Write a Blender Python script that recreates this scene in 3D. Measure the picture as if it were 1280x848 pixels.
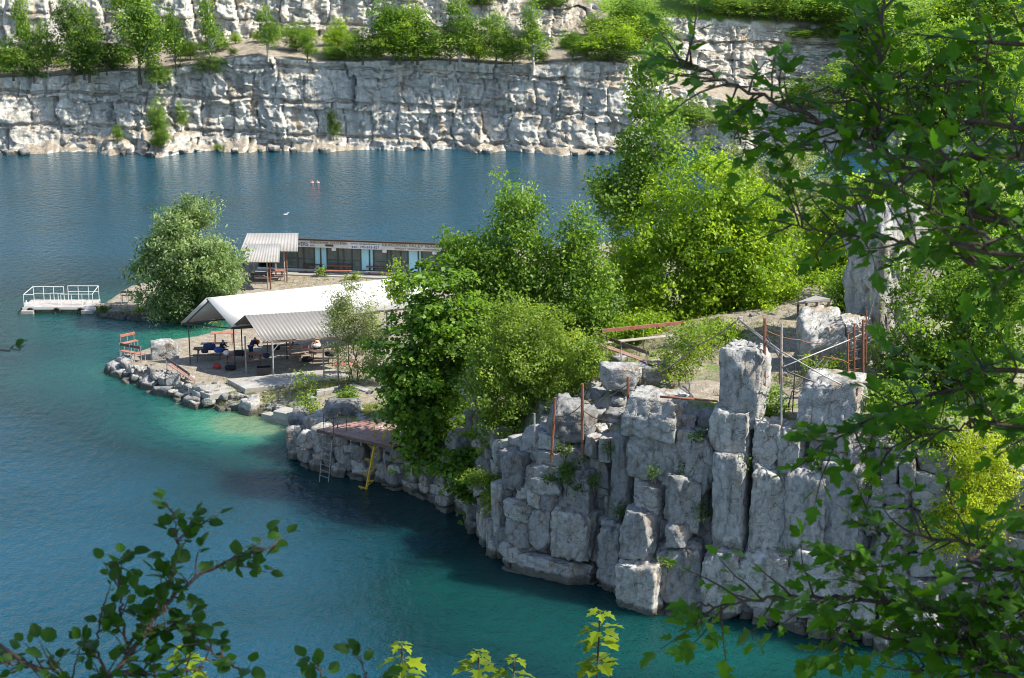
import bpy, bmesh, math, random
import numpy as np
from mathutils import Vector, Matrix, Euler

for o in list(bpy.data.objects):
    bpy.data.objects.remove(o, do_unlink=True)
random.seed(7)
RNG = np.random.default_rng(11)
SC = bpy.context.scene
COL = SC.collection

# ------------------------------------------------------------------ camera
CAM_H = 36.0
FPX = 2232.0
PITCH = math.radians(15.2)
cd = bpy.data.cameras.new('camera')
cd.sensor_width = 36.0
cd.lens = 36.0 * FPX / 1280.0
cd.clip_start = 0.05
cd.clip_end = 2000.0
cd.dof.use_dof = True
cd.dof.focus_distance = 105.0
cd.dof.aperture_fstop = 16.0
cam = bpy.data.objects.new('camera', cd)
COL.objects.link(cam)
cam.location = (0, 0, CAM_H)
cam.rotation_euler = (math.pi / 2 - PITCH, 0, 0)
SC.camera = cam
SC.cycles.filter_width = 1.0
SC.render.resolution_x = 1024
SC.render.resolution_y = 678

# ------------------------------------------------------------------ light
SUN_AZ = math.radians(-13.0)      # from +X towards +Y
SUN_EL = math.radians(48.0)
SUN_DIR = Vector((math.cos(SUN_EL) * math.cos(SUN_AZ), math.cos(SUN_EL) * math.sin(SUN_AZ), math.sin(SUN_EL)))
wd = bpy.data.worlds.new('World')
SC.world = wd
wd.use_nodes = True
wn = wd.node_tree.nodes
wn.clear()
wo = wn.new('ShaderNodeOutputWorld')
wb = wn.new('ShaderNodeBackground')
ws = wn.new('ShaderNodeTexSky')
ws.sky_type = 'NISHITA'
ws.sun_disc = False
ws.sun_elevation = SUN_EL
ws.sun_rotation = math.pi / 2 - SUN_AZ
ws.air_density = 1.0
ws.dust_density = 0.6
ws.ozone_density = 1.0
wb.inputs['Strength'].default_value = 0.125
wd.node_tree.links.new(ws.outputs[0], wb.inputs[0])
wd.node_tree.links.new(wb.outputs[0], wo.inputs[0])
sl = bpy.data.lights.new('sun', 'SUN')
sl.energy = 4.8
sl.angle = math.radians(0.5)
sl.color = (1.0, 0.945, 0.84)
sun = bpy.data.objects.new('sun', sl)
COL.objects.link(sun)
sun.rotation_euler = (-SUN_DIR).to_track_quat('-Z', 'Y').to_euler()
SC.view_settings.view_transform = 'Standard'
SC.view_settings.look = 'None'
SC.view_settings.exposure = 1.05
SC.view_settings.gamma = 1.0
SC.view_settings.use_curve_mapping = False

# ------------------------------------------------------------------ placement helpers (pixel of the survey photo -> metres)
CP, SP = math.cos(PITCH), math.sin(PITCH)

def ray(px, py):
    u = px - 640.0
    v = 424.0 - py
    return Vector((u, FPX * CP + v * SP, -FPX * SP + v * CP))

def at(px, py, z=0.0):
    d = ray(px, py)
    t = (z - CAM_H) / d.z
    return Vector((d.x * t, d.y * t, z))

def atd(px, py, Y):
    d = ray(px, py)
    t = Y / d.y
    return Vector((d.x * t, Y, CAM_H + d.z * t))

def atr(px, py, dist):
    d = ray(px, py).normalized()
    return Vector((0, 0, CAM_H)) + d * dist

# ------------------------------------------------------------------ numpy noise
def _h(ix, iy, iz, k=0):
    h = (ix.astype(np.int64) * 73856093) ^ (iy.astype(np.int64) * 19349663) ^ (iz.astype(np.int64) * 83492791) ^ (k * 2654435761)
    h = (h ^ (h >> 13)) * 1274126177
    h = h & 0xffffffff
    h = ((h ^ (h >> 16)) * 2246822519) & 0xffffffff
    h = h ^ (h >> 15)
    return (h & 0xffffff) / float(0xffffff)

def vnoise(p):
    p = np.asarray(p, float)
    i = np.floor(p)
    f = p - i
    f = f * f * (3 - 2 * f)
    r = 0
    for a in (0, 1):
        wa = f[:, 0] if a else 1 - f[:, 0]
        for b in (0, 1):
            wb_ = f[:, 1] if b else 1 - f[:, 1]
            for c in (0, 1):
                wc = f[:, 2] if c else 1 - f[:, 2]
                r = r + wa * wb_ * wc * _h(i[:, 0] + a, i[:, 1] + b, i[:, 2] + c)
    return r * 2 - 1

def fbm(p, oct=4, gain=0.5):
    p = np.asarray(p, float)
    a, r = 1.0, 0
    for k in range(oct):
        r = r + a * vnoise(p + 17.3 * k)
        p = p * 2.03
        a *= gain
    return r

def facets(p, tilt=0.6):
    """blocky fracture: every Voronoi cell is a tilted plane. returns offset and F2-F1"""
    p = np.asarray(p, float)
    i = np.floor(p)
    n = len(p)
    f1 = np.full(n, 9.0)
    f2 = np.full(n, 9.0)
    off = np.zeros(n)
    for a in (-1, 0, 1):
        for b in (-1, 0, 1):
            for c in (-1, 0, 1):
                ci = i + np.array([a, b, c])
                jx = _h(ci[:, 0], ci[:, 1], ci[:, 2], 1)
                jy = _h(ci[:, 0], ci[:, 1], ci[:, 2], 2)
                jz = _h(ci[:, 0], ci[:, 1], ci[:, 2], 3)
                d = p - (ci + np.stack([jx, jy, jz], 1))
                dist = np.sqrt((d * d).sum(1))
                v = _h(ci[:, 0], ci[:, 1], ci[:, 2], 4) * 2 - 1
                t1 = (_h(ci[:, 0], ci[:, 1], ci[:, 2], 5) * 2 - 1) * tilt
                t2 = (_h(ci[:, 0], ci[:, 1], ci[:, 2], 6) * 2 - 1) * tilt
                t3 = (_h(ci[:, 0], ci[:, 1], ci[:, 2], 7) * 2 - 1) * tilt
                o = v + d[:, 0] * t1 * 2 + d[:, 1] * t2 * 2 + d[:, 2] * t3 * 2
                near = dist < f1
                f2 = np.where(near, f1, np.minimum(f2, dist))
                off = np.where(near, o, off)
                f1 = np.where(near, dist, f1)
    return off, f2 - f1

def smooth(a, b, x):
    t = np.clip((x - a) / (b - a), 0, 1)
    return t * t * (3 - 2 * t)

# ------------------------------------------------------------------ object helpers
def tag(o, label=None, cat=None, group=None, kind=None):
    if label:
        o['label'] = label
    if cat:
        o['category'] = cat
    if group:
        o['group'] = group
    if kind:
        o['kind'] = kind
    return o

def empty(name, loc=(0, 0, 0), rz=0.0):
    o = bpy.data.objects.new(name, None)
    o.empty_display_size = 0.3
    COL.objects.link(o)
    o.location = loc
    o.rotation_euler = (0, 0, rz)
    return o

def link(name, me, mat=None, parent=None, world=True):
    """parent: parts are modelled in world space; when world is True they are shifted into the parent's frame"""
    o = bpy.data.objects.new(name, me)
    COL.objects.link(o)
    if mat is not None and len(me.materials) == 0:
        me.materials.append(mat)
    if parent is not None:
        o.parent = parent
        if world:
            o.matrix_parent_inverse = world_of(parent).inverted()
    return o

def world_of(o):
    m = Matrix.LocRotScale(o.location, o.rotation_euler, o.scale)
    if o.parent is not None:
        m = world_of(o.parent) @ o.matrix_parent_inverse @ m
    return m

def npmesh(name, verts, faces, attrs=None, smooth_sh=False):
    """verts (N,3) faces (M,k)"""
    verts = np.asarray(verts, np.float32)
    faces = np.asarray(faces, np.int32)
    me = bpy.data.meshes.new(name)
    n, m, k = len(verts), len(faces), faces.shape[1]
    me.vertices.add(n)
    me.vertices.foreach_set('co', verts.ravel())
    me.loops.add(m * k)
    me.loops.foreach_set('vertex_index', faces.ravel())
    me.polygons.add(m)
    me.polygons.foreach_set('loop_start', np.arange(0, m * k, k, dtype=np.int32))
    if smooth_sh:
        me.polygons.foreach_set('use_smooth', np.ones(m, bool))
    if attrs:
        for an, av in attrs.items():
            a = me.attributes.new(an, 'FLOAT', 'POINT')
            a.data.foreach_set('value', np.asarray(av, np.float32))
    me.update(calc_edges=True)
    return me

def grid_faces(nu, nv):
    i = np.arange(nu - 1)[:, None] * nv + np.arange(nv - 1)[None, :]
    i = i.ravel()
    return np.stack([i, i + nv, i + nv + 1, i + 1], 1)

class MB:
    """collects simple solids into one mesh"""
    def __init__(self):
        self.v = []
        self.f = []
    def quadbox(self, c8):
        b = len(self.v)
        self.v += [tuple(p) for p in c8]
        self.f += [tuple(b + i for i in q) for q in ((0, 3, 2, 1), (4, 5, 6, 7), (0, 1, 5, 4), (1, 2, 6, 5), (2, 3, 7, 6), (3, 0, 4, 7))]
        return self
    def box(self, c, size, rz=0.0, rot=None):
        c = Vector(c)
        R = rot if rot is not None else Matrix.Rotation(rz, 3, 'Z')
        h = [s / 2 for s in size]
        pts = [(-1, -1, -1), (1, -1, -1), (1, 1, -1), (-1, 1, -1), (-1, -1, 1), (1, -1, 1), (1, 1, 1), (-1, 1, 1)]
        return self.quadbox([c + R @ Vector((p[0] * h[0], p[1] * h[1], p[2] * h[2])) for p in pts])
    def beam(self, a, b, w, h, up=(0, 0, 1)):
        a, b = Vector(a), Vector(b)
        d = (b - a)
        L = d.length
        x = d.normalized()
        u = Vector(up)
        if abs(x.dot(u)) > 0.98:
            u = Vector((0, 1, 0))
        y = u.cross(x).normalized()
        z = x.cross(y)
        R = Matrix((x, y, z)).transposed()
        return self.box((a + b) / 2, (L, w, h), rot=R)
    def tube(self, pts, rad, n=8, cap=True):
        pts = [Vector(p) for p in pts]
        if not hasattr(rad, '__len__'):
            rad = [rad] * len(pts)
        b0 = len(self.v)
        prev = None
        for i, p in enumerate(pts):
            if i == 0:
                d = pts[1] - p
            elif i == len(pts) - 1:
                d = p - pts[i - 1]
            else:
                d = (pts[i + 1] - pts[i - 1])
            d = d.normalized()
            if prev is None:
                u = Vector((0, 0, 1)) if abs(d.z) < 0.9 else Vector((1, 0, 0))
                x = d.cross(u).normalized()
            else:
                x = (prev - d * prev.dot(d))
                x = x.normalized() if x.length > 1e-6 else d.orthogonal().normalized()
            prev = x
            y = d.cross(x)
            for k in range(n):
                a = 2 * math.pi * k / n
                self.v.append(tuple(p + (x * math.cos(a) + y * math.sin(a)) * rad[i]))
        for i in range(len(pts) - 1):
            for k in range(n):
                k2 = (k + 1) % n
                self.f.append((b0 + i * n + k, b0 + i * n + k2, b0 + (i + 1) * n + k2, b0 + (i + 1) * n + k))
        if cap:
            self.f.append(tuple(b0 + k for k in range(n))[::-1])
            self.f.append(tuple(b0 + (len(pts) - 1) * n + k for k in range(n)))
        return self
    def build(self, name, mat, parent=None, smooth_sh=False, bevel=0.0):
        me = bpy.data.meshes.new(name)
        me.from_pydata(self.v, [], self.f)
        if smooth_sh:
            for p in me.polygons:
                p.use_smooth = True
        me.update()
        if bevel:
            bm = bmesh.new()
            bm.from_mesh(me)
            bmesh.ops.bevel(bm, geom=list(bm.edges), offset=bevel, segments=1, affect='EDGES')
            bm.to_mesh(me)
            bm.free()
        return link(name, me, mat, parent)

# ------------------------------------------------------------------ materials
def nodes_of(name):
    m = bpy.data.materials.new(name)
    m.use_nodes = True
    nt = m.node_tree
    nt.nodes.clear()
    out = nt.nodes.new('ShaderNodeOutputMaterial')
    return m, nt, out

class NT:
    def __init__(self, nt):
        self.nt = nt
    def n(self, t, **kw):
        nd = self.nt.nodes.new(t)
        for k, v in kw.items():
            if k.startswith('in_'):
                nd.inputs[k[3:].replace('_', ' ')].default_value = v
            else:
                setattr(nd, k, v)
        return nd
    def l(self, a, b):
        self.nt.links.new(a, b)
    def coords(self, scale=(1, 1, 1), kind='Object'):
        tc = self.n('ShaderNodeTexCoord')
        mp = self.n('ShaderNodeMapping')
        mp.inputs['Scale'].default_value = scale
        self.l(tc.outputs[kind], mp.inputs['Vector'])
        return mp.outputs[0]
    def noise(self, vec, scale, detail=4.0, rough=0.55):
        t = self.n('ShaderNodeTexNoise')
        t.inputs['Scale'].default_value = scale
        t.inputs['Detail'].default_value = detail
        t.inputs['Roughness'].default_value = rough
        self.l(vec, t.inputs['Vector'])
        return t.outputs[0]
    def ramp(self, fac, stops):
        r = self.n('ShaderNodeValToRGB')
        e = r.color_ramp.elements
        while len(e) < len(stops):
            e.new(0.5)
        for i, (p, c) in enumerate(stops):
            e[i].position = p
            e[i].color = tuple(c) + (1,) if len(c) == 3 else c
        self.l(fac, r.inputs[0])
        return r.outputs[0]
    def mix(self, fac, a, b, mode='MIX'):
        m = self.n('ShaderNodeMix')
        m.data_type = 'RGBA'
        m.blend_type = mode
        ins = [s for s in m.inputs if s.type == 'RGBA']
        for s, v in ((m.inputs[0], fac), (ins[0], a), (ins[1], b)):
            if isinstance(v, (int, float)):
                s.default_value = v
            elif isinstance(v, tuple):
                s.default_value = v + (1,) if len(v) == 3 else v
            else:
                self.l(v, s)
        return [s for s in m.outputs if s.type == 'RGBA'][0]
    def bump(self, h, strength=0.5, dist=0.1, normal=None):
        b = self.n('ShaderNodeBump')
        b.inputs['Strength'].default_value = strength
        b.inputs['Distance'].default_value = dist
        self.l(h, b.inputs['Height'])
        if normal is not None:
            self.l(normal, b.inputs['Normal'])
        return b.outputs[0]
    def attr(self, name):
        a = self.n('ShaderNodeAttribute')
        a.attribute_name = name
        return a.outputs['Fac']
    def principled(self, color, rough=0.7, normal=None, metal=0.0, spec=0.4):
        p = self.n('ShaderNodeBsdfPrincipled')
        if isinstance(color, tuple):
            p.inputs['Base Color'].default_value = color + (1,) if len(color) == 3 else color
        else:
            self.l(color, p.inputs['Base Color'])
        if isinstance(rough, (int, float)):
            p.inputs['Roughness'].default_value = rough
        else:
            self.l(rough, p.inputs['Roughness'])
        p.inputs['Metallic'].default_value = metal
        p.inputs['Specular IOR Level'].default_value = spec
        if normal is not None:
            self.l(normal, p.inputs['Normal'])
        return p

def mat_plain(name, col, rough=0.6, var=0.25, scale=6.0, metal=0.0, bump=0.15, dirt=None, dirt_amt=0.5):
    m, nt, out = nodes_of(name)
    N = NT(nt)
    v = N.coords()
    f = N.noise(v, scale, 5)
    lo = tuple(c * (1 - var) for c in col)
    hi = tuple(min(1, c * (1 + var)) for c in col)
    c = N.ramp(f, [(0.3, lo), (0.7, hi)])
    if dirt:
        g = N.noise(v, scale * 0.37, 6, 0.65)
        k = N.ramp(g, [(0.5 - 0.12, (0, 0, 0)), (0.5 + 0.16, (dirt_amt,) * 3)])
        c = N.mix(k, c, dirt)
    nb = N.bump(N.noise(v, scale * 5, 3), bump, 0.02)
    p = N.principled(c, rough, nb, metal)
    N.l(p.outputs[0], out.inputs[0])
    return m

def mat_rock(name, scale=1.0, ground=False, far=False):
    m, nt, out = nodes_of(name)
    N = NT(nt)
    v = N.coords()
    oi = N.n('ShaderNodeObjectInfo')
    big = N.noise(v, 0.55 * scale, 6, 0.6)
    mid = N.noise(v, 3.1 * scale, 6, 0.65)
    fine = N.noise(v, 14.0 * scale, 4, 0.6)
    c = N.ramp(mid, [(0.26, (0.12, 0.117, 0.11)), (0.42, (0.28, 0.275, 0.26)), (0.60, (0.40, 0.395, 0.38)), (0.8, (0.54, 0.535, 0.515))])
    st = N.ramp(big, [(0.42, (0, 0, 0)), (0.60, (0.75, 0.75, 0.75))])
    if far:
        c = N.ramp(mid, [(0.26, (0.30, 0.28, 0.245)), (0.42, (0.45, 0.43, 0.385)), (0.60, (0.54, 0.52, 0.475)), (0.8, (0.62, 0.605, 0.565))])
    c = N.mix(st, c, N.ramp(fine, [(0.3, (0.20, 0.195, 0.185)), (0.7, (0.40, 0.39, 0.37))]))
    # ochre / rust stains
    sv = N.coords((1.0, 1.0, 0.35))
    rs = N.noise(sv, 0.9 * scale, 5, 0.6)
    rk = N.ramp(rs, [(0.55, (0, 0, 0)), (0.70, (0.7, 0.7, 0.7))])
    c = N.mix(rk, c, (0.30, 0.185, 0.09))
    # vertical dark weather streaks
    sv2 = N.coords((1.0, 1.0, 0.12))
    dk = N.ramp(N.noise(sv2, 1.7 * scale, 5, 0.65), [(0.50, (0, 0, 0)), (0.66, (0.7, 0.7, 0.7))])
    c = N.mix(dk, c, (0.13, 0.13, 0.125))
    # per block tone
    tone = N.ramp(oi.outputs['Random'], [(0.0, (0.58, 0.59, 0.61)), (0.5, (0.92, 0.92, 0.92)), (1.0, (1.2, 1.18, 1.13))])
    c = N.mix(1.0, c, tone, 'MULTIPLY')
    geo = N.n('ShaderNodeNewGeometry')
    sep = N.n('ShaderNodeSeparateXYZ')
    N.l(geo.outputs['Normal'], sep.inputs[0])
    if ground or far:
        # earth and grass lie on the flats
        flat = N.ramp(sep.outputs['Z'], [(0.55, (0, 0, 0)), (0.78, (1, 1, 1))])
        gv = N.coords()
        dirt = N.ramp(N.noise(gv, 2.2 * scale, 8, 0.7), [(0.3, (0.17, 0.138, 0.10)), (0.55, (0.28, 0.243, 0.19)), (0.75, (0.42, 0.385, 0.33))])
        c2 = N.mix(N.ramp(N.noise(gv, 9.0, 3), [(0.5, (0, 0, 0)), (0.72, (0.7, 0.7, 0.7))]), dirt, (0.19, 0.165, 0.13))
        gr = N.n('ShaderNodeMath', operation='ADD')
        gn = N.noise(gv, 0.7 * scale, 6, 0.65)
        N.l(gn, gr.inputs[0])
        N.l(N.attr('veg'), gr.inputs[1])
        gk = N.ramp(gr.outputs[0], [(0.72, (0, 0, 0)), (0.9, (1, 1, 1))])
        grass = N.ramp(N.noise(gv, 5.0, 6, 0.7), [(0.3, (0.06, 0.11, 0.015)), (0.6, (0.14, 0.22, 0.03)), (0.8, (0.22, 0.27, 0.06))])
        c2 = N.mix(gk, c2, grass)
        c = N.mix(flat, c, c2)
        if far:
            # moss and scrub creep over rock where veg is high
            gk2 = N.ramp(gr.outputs[0], [(0.95, (0, 0, 0)), (1.15, (1, 1, 1))])
            c = N.mix(gk2, c, grass)
    else:
        moss = N.ramp(sep.outputs['Z'], [(0.6, (0, 0, 0)), (0.9, (1, 1, 1))])
        mk = N.ramp(N.noise(v, 1.3, 5, 0.6), [(0.55, (0, 0, 0)), (0.68, (0.75, 0.75, 0.75))])
        mm = N.mix(1.0, moss, mk, 'MULTIPLY')
        c = N.mix(mm, c, (0.085, 0.095, 0.035))
    if not far:
        # wet, algae-dark band just above the water line
        sp = N.n('ShaderNodeSeparateXYZ')
        N.l(geo.outputs['Position'], sp.inputs[0])
        wz = N.n('ShaderNodeMath', operation='MULTIPLY_ADD')
        N.l(mid, wz.inputs[0])
        wz.inputs[1].default_value = -0.7
        N.l(sp.outputs['Z'], wz.inputs[2])
        wk = N.ramp(wz.outputs[0], [(0.0, (0.8, 0.8, 0.8)), (0.14, (0, 0, 0))])
        c = N.mix(wk, c, (0.055, 0.055, 0.040))
    # fine fractures
    vo = N.n('ShaderNodeTexVoronoi')
    vo.feature = 'DISTANCE_TO_EDGE'
    vo.inputs['Scale'].default_value = 1.3 * scale
    wv = N.n('ShaderNodeVectorMath', operation='ADD')
    nz = N.n('ShaderNodeTexNoise')
    nz.inputs['Scale'].default_value = 2.0 * scale
    nz.inputs['Detail'].default_value = 4
    N.l(v, nz.inputs['Vector'])
    N.l(v, wv.inputs[0])
    N.l(nz.outputs['Color'], wv.inputs[1])
    N.l(wv.outputs[0], vo.inputs['Vector'])
    cr = N.ramp(vo.outputs['Distance'], [(0.0, (0, 0, 0)), (0.05, (1, 1, 1))])
    if not ground and not far:
        ck = N.ramp(vo.outputs['Distance'], [(0.0, (0.75, 0.75, 0.75)), (0.035, (0, 0, 0))])
        ck = N.mix(1.0, ck, N.ramp(N.noise(v, 0.8, 3), [(0.48, (0, 0, 0)), (0.6, (1, 1, 1))]), 'MULTIPLY')
        c = N.mix(ck, c, (0.09, 0.085, 0.08))
    b1 = N.bump(cr, 0.6, 0.06 / scale)
    b2 = N.bump(mid, 0.7, 0.10 / scale, b1)
    b3 = N.bump(fine, 0.7, 0.035 / scale, b2)
    p = N.principled(c, 0.92, b3, 0.0, 0.15)
    N.l(p.outputs[0], out.inputs[0])
    return m

def mat_leaf(name, dark, mid, light, trans=0.45, rough=0.5, tcol=None, spec=0.35):
    m, nt, out = nodes_of(name)
    N = NT(nt)
    c = N.ramp(N.attr('rnd'), [(0.0, dark), (0.5, mid), (1.0, light)])
    p = N.principled(c, rough, None, 0, spec)
    t = N.n('ShaderNodeBsdfTranslucent')
    tc = N.mix(1.0, c, tcol or (1.75, 1.65, 0.55), 'MULTIPLY')
    N.l(tc, t.inputs['Color'])
    mx = N.n('ShaderNodeMixShader')
    mx.inputs[0].default_value = trans
    N.l(p.outputs[0], mx.inputs[1])
    N.l(t.outputs[0], mx.inputs[2])
    N.l(mx.outputs[0], out.inputs[0])
    return m

def mat_fgleaf(name, base, trans=0.35):
    m, nt, out = nodes_of(name)
    N = NT(nt)
    oi = N.n('ShaderNodeObjectInfo')
    f = N.n('ShaderNodeMath', operation='ADD')
    f.use_clamp = False
    N.l(oi.outputs['Random'], f.inputs[0])
    N.l(N.attr('rnd'), f.inputs[1])
    fr = N.n('ShaderNodeMath', operation='FRACT')
    N.l(f.outputs[0], fr.inputs[0])
    c = N.ramp(fr.outputs[0], [(0, tuple(b * 0.65 for b in base)), (0.6, base), (1, (base[0] * 1.7, base[1] * 1.4, base[2] * 1.1))])
    v = N.coords()
    c = N.mix(N.ramp(N.noise(v, 60, 3), [(0.4, (0, 0, 0)), (0.7, (0.35, 0.35, 0.35))]), c, tuple(b * 0.6 for b in base))
    p = N.principled(c, 0.5, None, 0, 0.2)
    t = N.n('ShaderNodeBsdfTranslucent')
    N.l(N.mix(1.0, c, (1.7, 1.7, 0.5), 'MULTIPLY'), t.inputs['Color'])
    mx = N.n('ShaderNodeMixShader')
    mx.inputs[0].default_value = trans
    N.l(p.outputs[0], mx.inputs[1])
    N.l(t.outputs[0], mx.inputs[2])
    N.l(mx.outputs[0], out.inputs[0])
    return m

M = {}
M['rock'] = mat_rock('limestone', 1.0)
M['ground'] = mat_rock('shore_earth', 1.0, ground=True)
M['farrock'] = mat_rock('far_limestone', 0.6, far=True)
M['concrete'] = mat_plain('concrete', (0.30, 0.29, 0.268), 0.85, 0.18, 2.5, dirt=(0.24, 0.21, 0.17), dirt_amt=0.6)
M['wood_red'] = mat_plain('red_brown_wood', (0.30, 0.095, 0.06), 0.65, 0.3, 5.0, dirt=(0.35, 0.25, 0.2), dirt_amt=0.45)
M['wood_dark'] = mat_plain('stained_or_shaded_wood', (0.10, 0.055, 0.045), 0.6, 0.3, 5.0, dirt=(0.2, 0.15, 0.12), dirt_amt=0.5)  # its dark tone doubles as painted shade on bench backs
M['wood_deck'] = mat_plain('deck_boards', (0.25, 0.125, 0.095), 0.7, 0.3, 3.5, dirt=(0.30, 0.24, 0.21), dirt_amt=0.6)
M['wood_grey'] = mat_plain('weathered_grey_board', (0.33, 0.29, 0.25), 0.8, 0.25, 5.0, dirt=(0.2, 0.16, 0.12))
M['white_roof'] = mat_plain('white_roof_sheet', (0.52, 0.52, 0.51), 0.5, 0.07, 1.2, dirt=(0.38, 0.375, 0.36), dirt_amt=0.5, bump=0.05)
M['corr'] = mat_plain('grey_corrugated_sheet', (0.195, 0.188, 0.176), 0.5, 0.10, 1.5, dirt=(0.22, 0.20, 0.18), dirt_amt=0.5, bump=0.05)
M['corr_pale'] = mat_plain('pale_corrugated_sheet', (0.27, 0.258, 0.235), 0.5, 0.08, 1.5, dirt=(0.42, 0.39, 0.36), dirt_amt=0.5, bump=0.05)
M['steel'] = mat_plain('galvanised_steel', (0.36, 0.36, 0.35), 0.55, 0.15, 9.0, metal=0.2, dirt=(0.22, 0.15, 0.11), dirt_amt=0.7)
M['dark_steel'] = mat_plain('dark_steel', (0.06, 0.06, 0.062), 0.5, 0.25, 9.0, metal=0.3, dirt=(0.14, 0.08, 0.05))
M['rust'] = mat_plain('rusted_iron', (0.23, 0.085, 0.042), 0.85, 0.4, 14.0, dirt=(0.10, 0.055, 0.04), dirt_amt=0.7)
M['white_paint'] = mat_plain('white_painted_steel', (0.60, 0.60, 0.59), 0.45, 0.06, 7.0, dirt=(0.5, 0.45, 0.4), dirt_amt=0.35)
M['pontoon'] = mat_plain('weathered_white_float', (0.38, 0.36, 0.335), 0.7, 0.2, 3.0, dirt=(0.26, 0.22, 0.18), dirt_amt=0.8)
M['weed'] = mat_plain('algae_crust', (0.10, 0.11, 0.05), 0.8, 0.5, 8.0, dirt=(0.3, 0.25, 0.12))
M['rubber'] = mat_plain('black_rubber', (0.018, 0.018, 0.02), 0.6, 0.2, 9.0)
M['yellow'] = mat_plain('yellow_paint', (0.62, 0.40, 0.03), 0.5, 0.15, 9.0, dirt=(0.3, 0.17, 0.05), dirt_amt=0.5)
M['fascia'] = mat_plain('sign_board_grey', (0.78, 0.76, 0.73), 0.6, 0.06, 4.0)
M['fascia_tan'] = mat_plain('sign_board_tan', (0.70, 0.65, 0.57), 0.6, 0.08, 4.0)
M['text_blue'] = mat_plain('sign_blue', (0.03, 0.12, 0.28), 0.6, 0.1)
M['text_green'] = mat_plain('sign_green', (0.02, 0.10, 0.07), 0.6, 0.1)
M['text_violet'] = mat_plain('sign_violet', (0.09, 0.10, 0.28), 0.6, 0.1)
M['text_brown'] = mat_plain('sign_brown', (0.17, 0.135, 0.09), 0.6, 0.1)
M['blue_panel'] = mat_plain('pale_blue_panel', (0.42, 0.76, 0.88), 0.4, 0.06, 2.0)
M['dark_wall'] = mat_plain('dark_teal_wall', (0.06, 0.085, 0.085), 0.6, 0.2, 3.0)
M['brown_edge'] = mat_plain('brown_roof_edge', (0.07, 0.04, 0.025), 0.7, 0.2)
M['black_cloth'] = mat_plain('black_cloth', (0.014, 0.015, 0.02), 0.8, 0.3, 12)
M['navy_cloth'] = mat_plain('navy_cloth', (0.018, 0.03, 0.085), 0.8, 0.3, 12)
M['blue_cloth'] = mat_plain('blue_cloth', (0.03, 0.08, 0.30), 0.8, 0.3, 12)
M['red_cloth'] = mat_plain('red_cloth', (0.42, 0.03, 0.035), 0.7, 0.3, 12)
M['orange'] = mat_plain('orange_plastic', (0.65, 0.13, 0.03), 0.5, 0.15)
M['white_cloth'] = mat_plain('white_cloth', (0.7, 0.68, 0.64), 0.8, 0.1, 12)
M['skin'] = mat_plain('skin', (0.40, 0.22, 0.15), 0.55, 0.1, 10)
M['hair'] = mat_plain('dark_hair', (0.03, 0.018, 0.012), 0.6, 0.2, 30)
M['bark'] = mat_plain('bark', (0.13, 0.105, 0.08), 0.9, 0.4, 5.0, dirt=(0.07, 0.065, 0.05), bump=0.6)
M['bark_fg'] = mat_plain('dark_bark', (0.07, 0.05, 0.04), 0.9, 0.4, 30.0, bump=0.6)
M['bark_birch'] = mat_plain('birch_bark', (0.55, 0.52, 0.47), 0.8, 0.15, 3.0, dirt=(0.10, 0.09, 0.08), dirt_amt=0.9)
M['water_grass'] = None

def mat_glass(name):
    """tinted glazing"""
    m, nt, out = nodes_of(name)
    N = NT(nt)
    v = N.coords()
    c = N.ramp(N.noise(v, 1.1, 4), [(0.3, (0.10, 0.145, 0.14)), (0.7, (0.19, 0.235, 0.225))])  # mirrored surroundings painted in as a grey-green diffuse tone
    p = N.principled(c, 0.05, None, 0, 0.6)
    t = N.n('ShaderNodeBsdfTransparent')
    t.inputs['Color'].default_value = (0.55, 0.66, 0.64, 1)
    mx = N.n('ShaderNodeMixShader')
    mx.inputs[0].default_value = 0.25
    N.l(p.outputs[0], mx.inputs[1])
    N.l(t.outputs[0], mx.inputs[2])
    N.l(mx.outputs[0], out.inputs[0])
    return m
M['glass'] = mat_glass('window_glass')

def mat_water():
    m, nt, out = nodes_of('lake_water')
    N = NT(nt)
    v = N.coords()
    sh = N.attr('shallow_and_reflect')
    pn = N.noise(v, 0.12, 5, 0.6)
    add = N.n('ShaderNodeMath', operation='MULTIPLY_ADD')
    N.l(pn, add.inputs[0])
    add.inputs[1].default_value = 0.25
    N.l(sh, add.inputs[2])
    sub = N.n('ShaderNodeMath', operation='SUBTRACT')
    N.l(add.outputs[0], sub.inputs[0])
    sub.inputs[1].default_value = 0.125
    c = N.ramp(sub.outputs[0], [(0.0, (0.006, 0.050, 0.080)), (0.25, (0.003, 0.025, 0.028)), (0.55, (0.005, 0.062, 0.056)), (0.85, (0.035, 0.165, 0.110)), (1.0, (0.11, 0.19, 0.11))])  # dark second stop also stands in for the mirrored near cliff
    vw = N.coords((1.0, 0.6, 1.0))
    w1 = N.noise(vw, 1.6, 3, 0.5)
    w2 = N.noise(v, 5.5, 3, 0.55)
    gust = N.ramp(N.noise(v, 0.035, 4, 0.6), [(0.35, (0.45, 0.45, 0.45)), (0.65, (1, 1, 1))])
    b1 = N.n('ShaderNodeBump')
    b1.inputs['Distance'].default_value = 0.32
    N.l(gust, b1.inputs['Strength'])
    N.l(w1, b1.inputs['Height'])
    b2 = N.bump(w2, 0.8, 0.08, b1.outputs[0])
    p = N.principled(c, 0.10, b2, 0, 0.5)
    p.inputs['IOR'].default_value = 1.333
    p.subsurface_method = 'BURLEY'
    p.inputs['Subsurface Weight'].default_value = 1.0
    p.inputs['Subsurface Radius'].default_value = (0.5, 1.0, 1.0)
    p.inputs['Subsurface Scale'].default_value = 2.5
    N.l(p.outputs[0], out.inputs[0])
    return m
M['water'] = mat_water()
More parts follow.
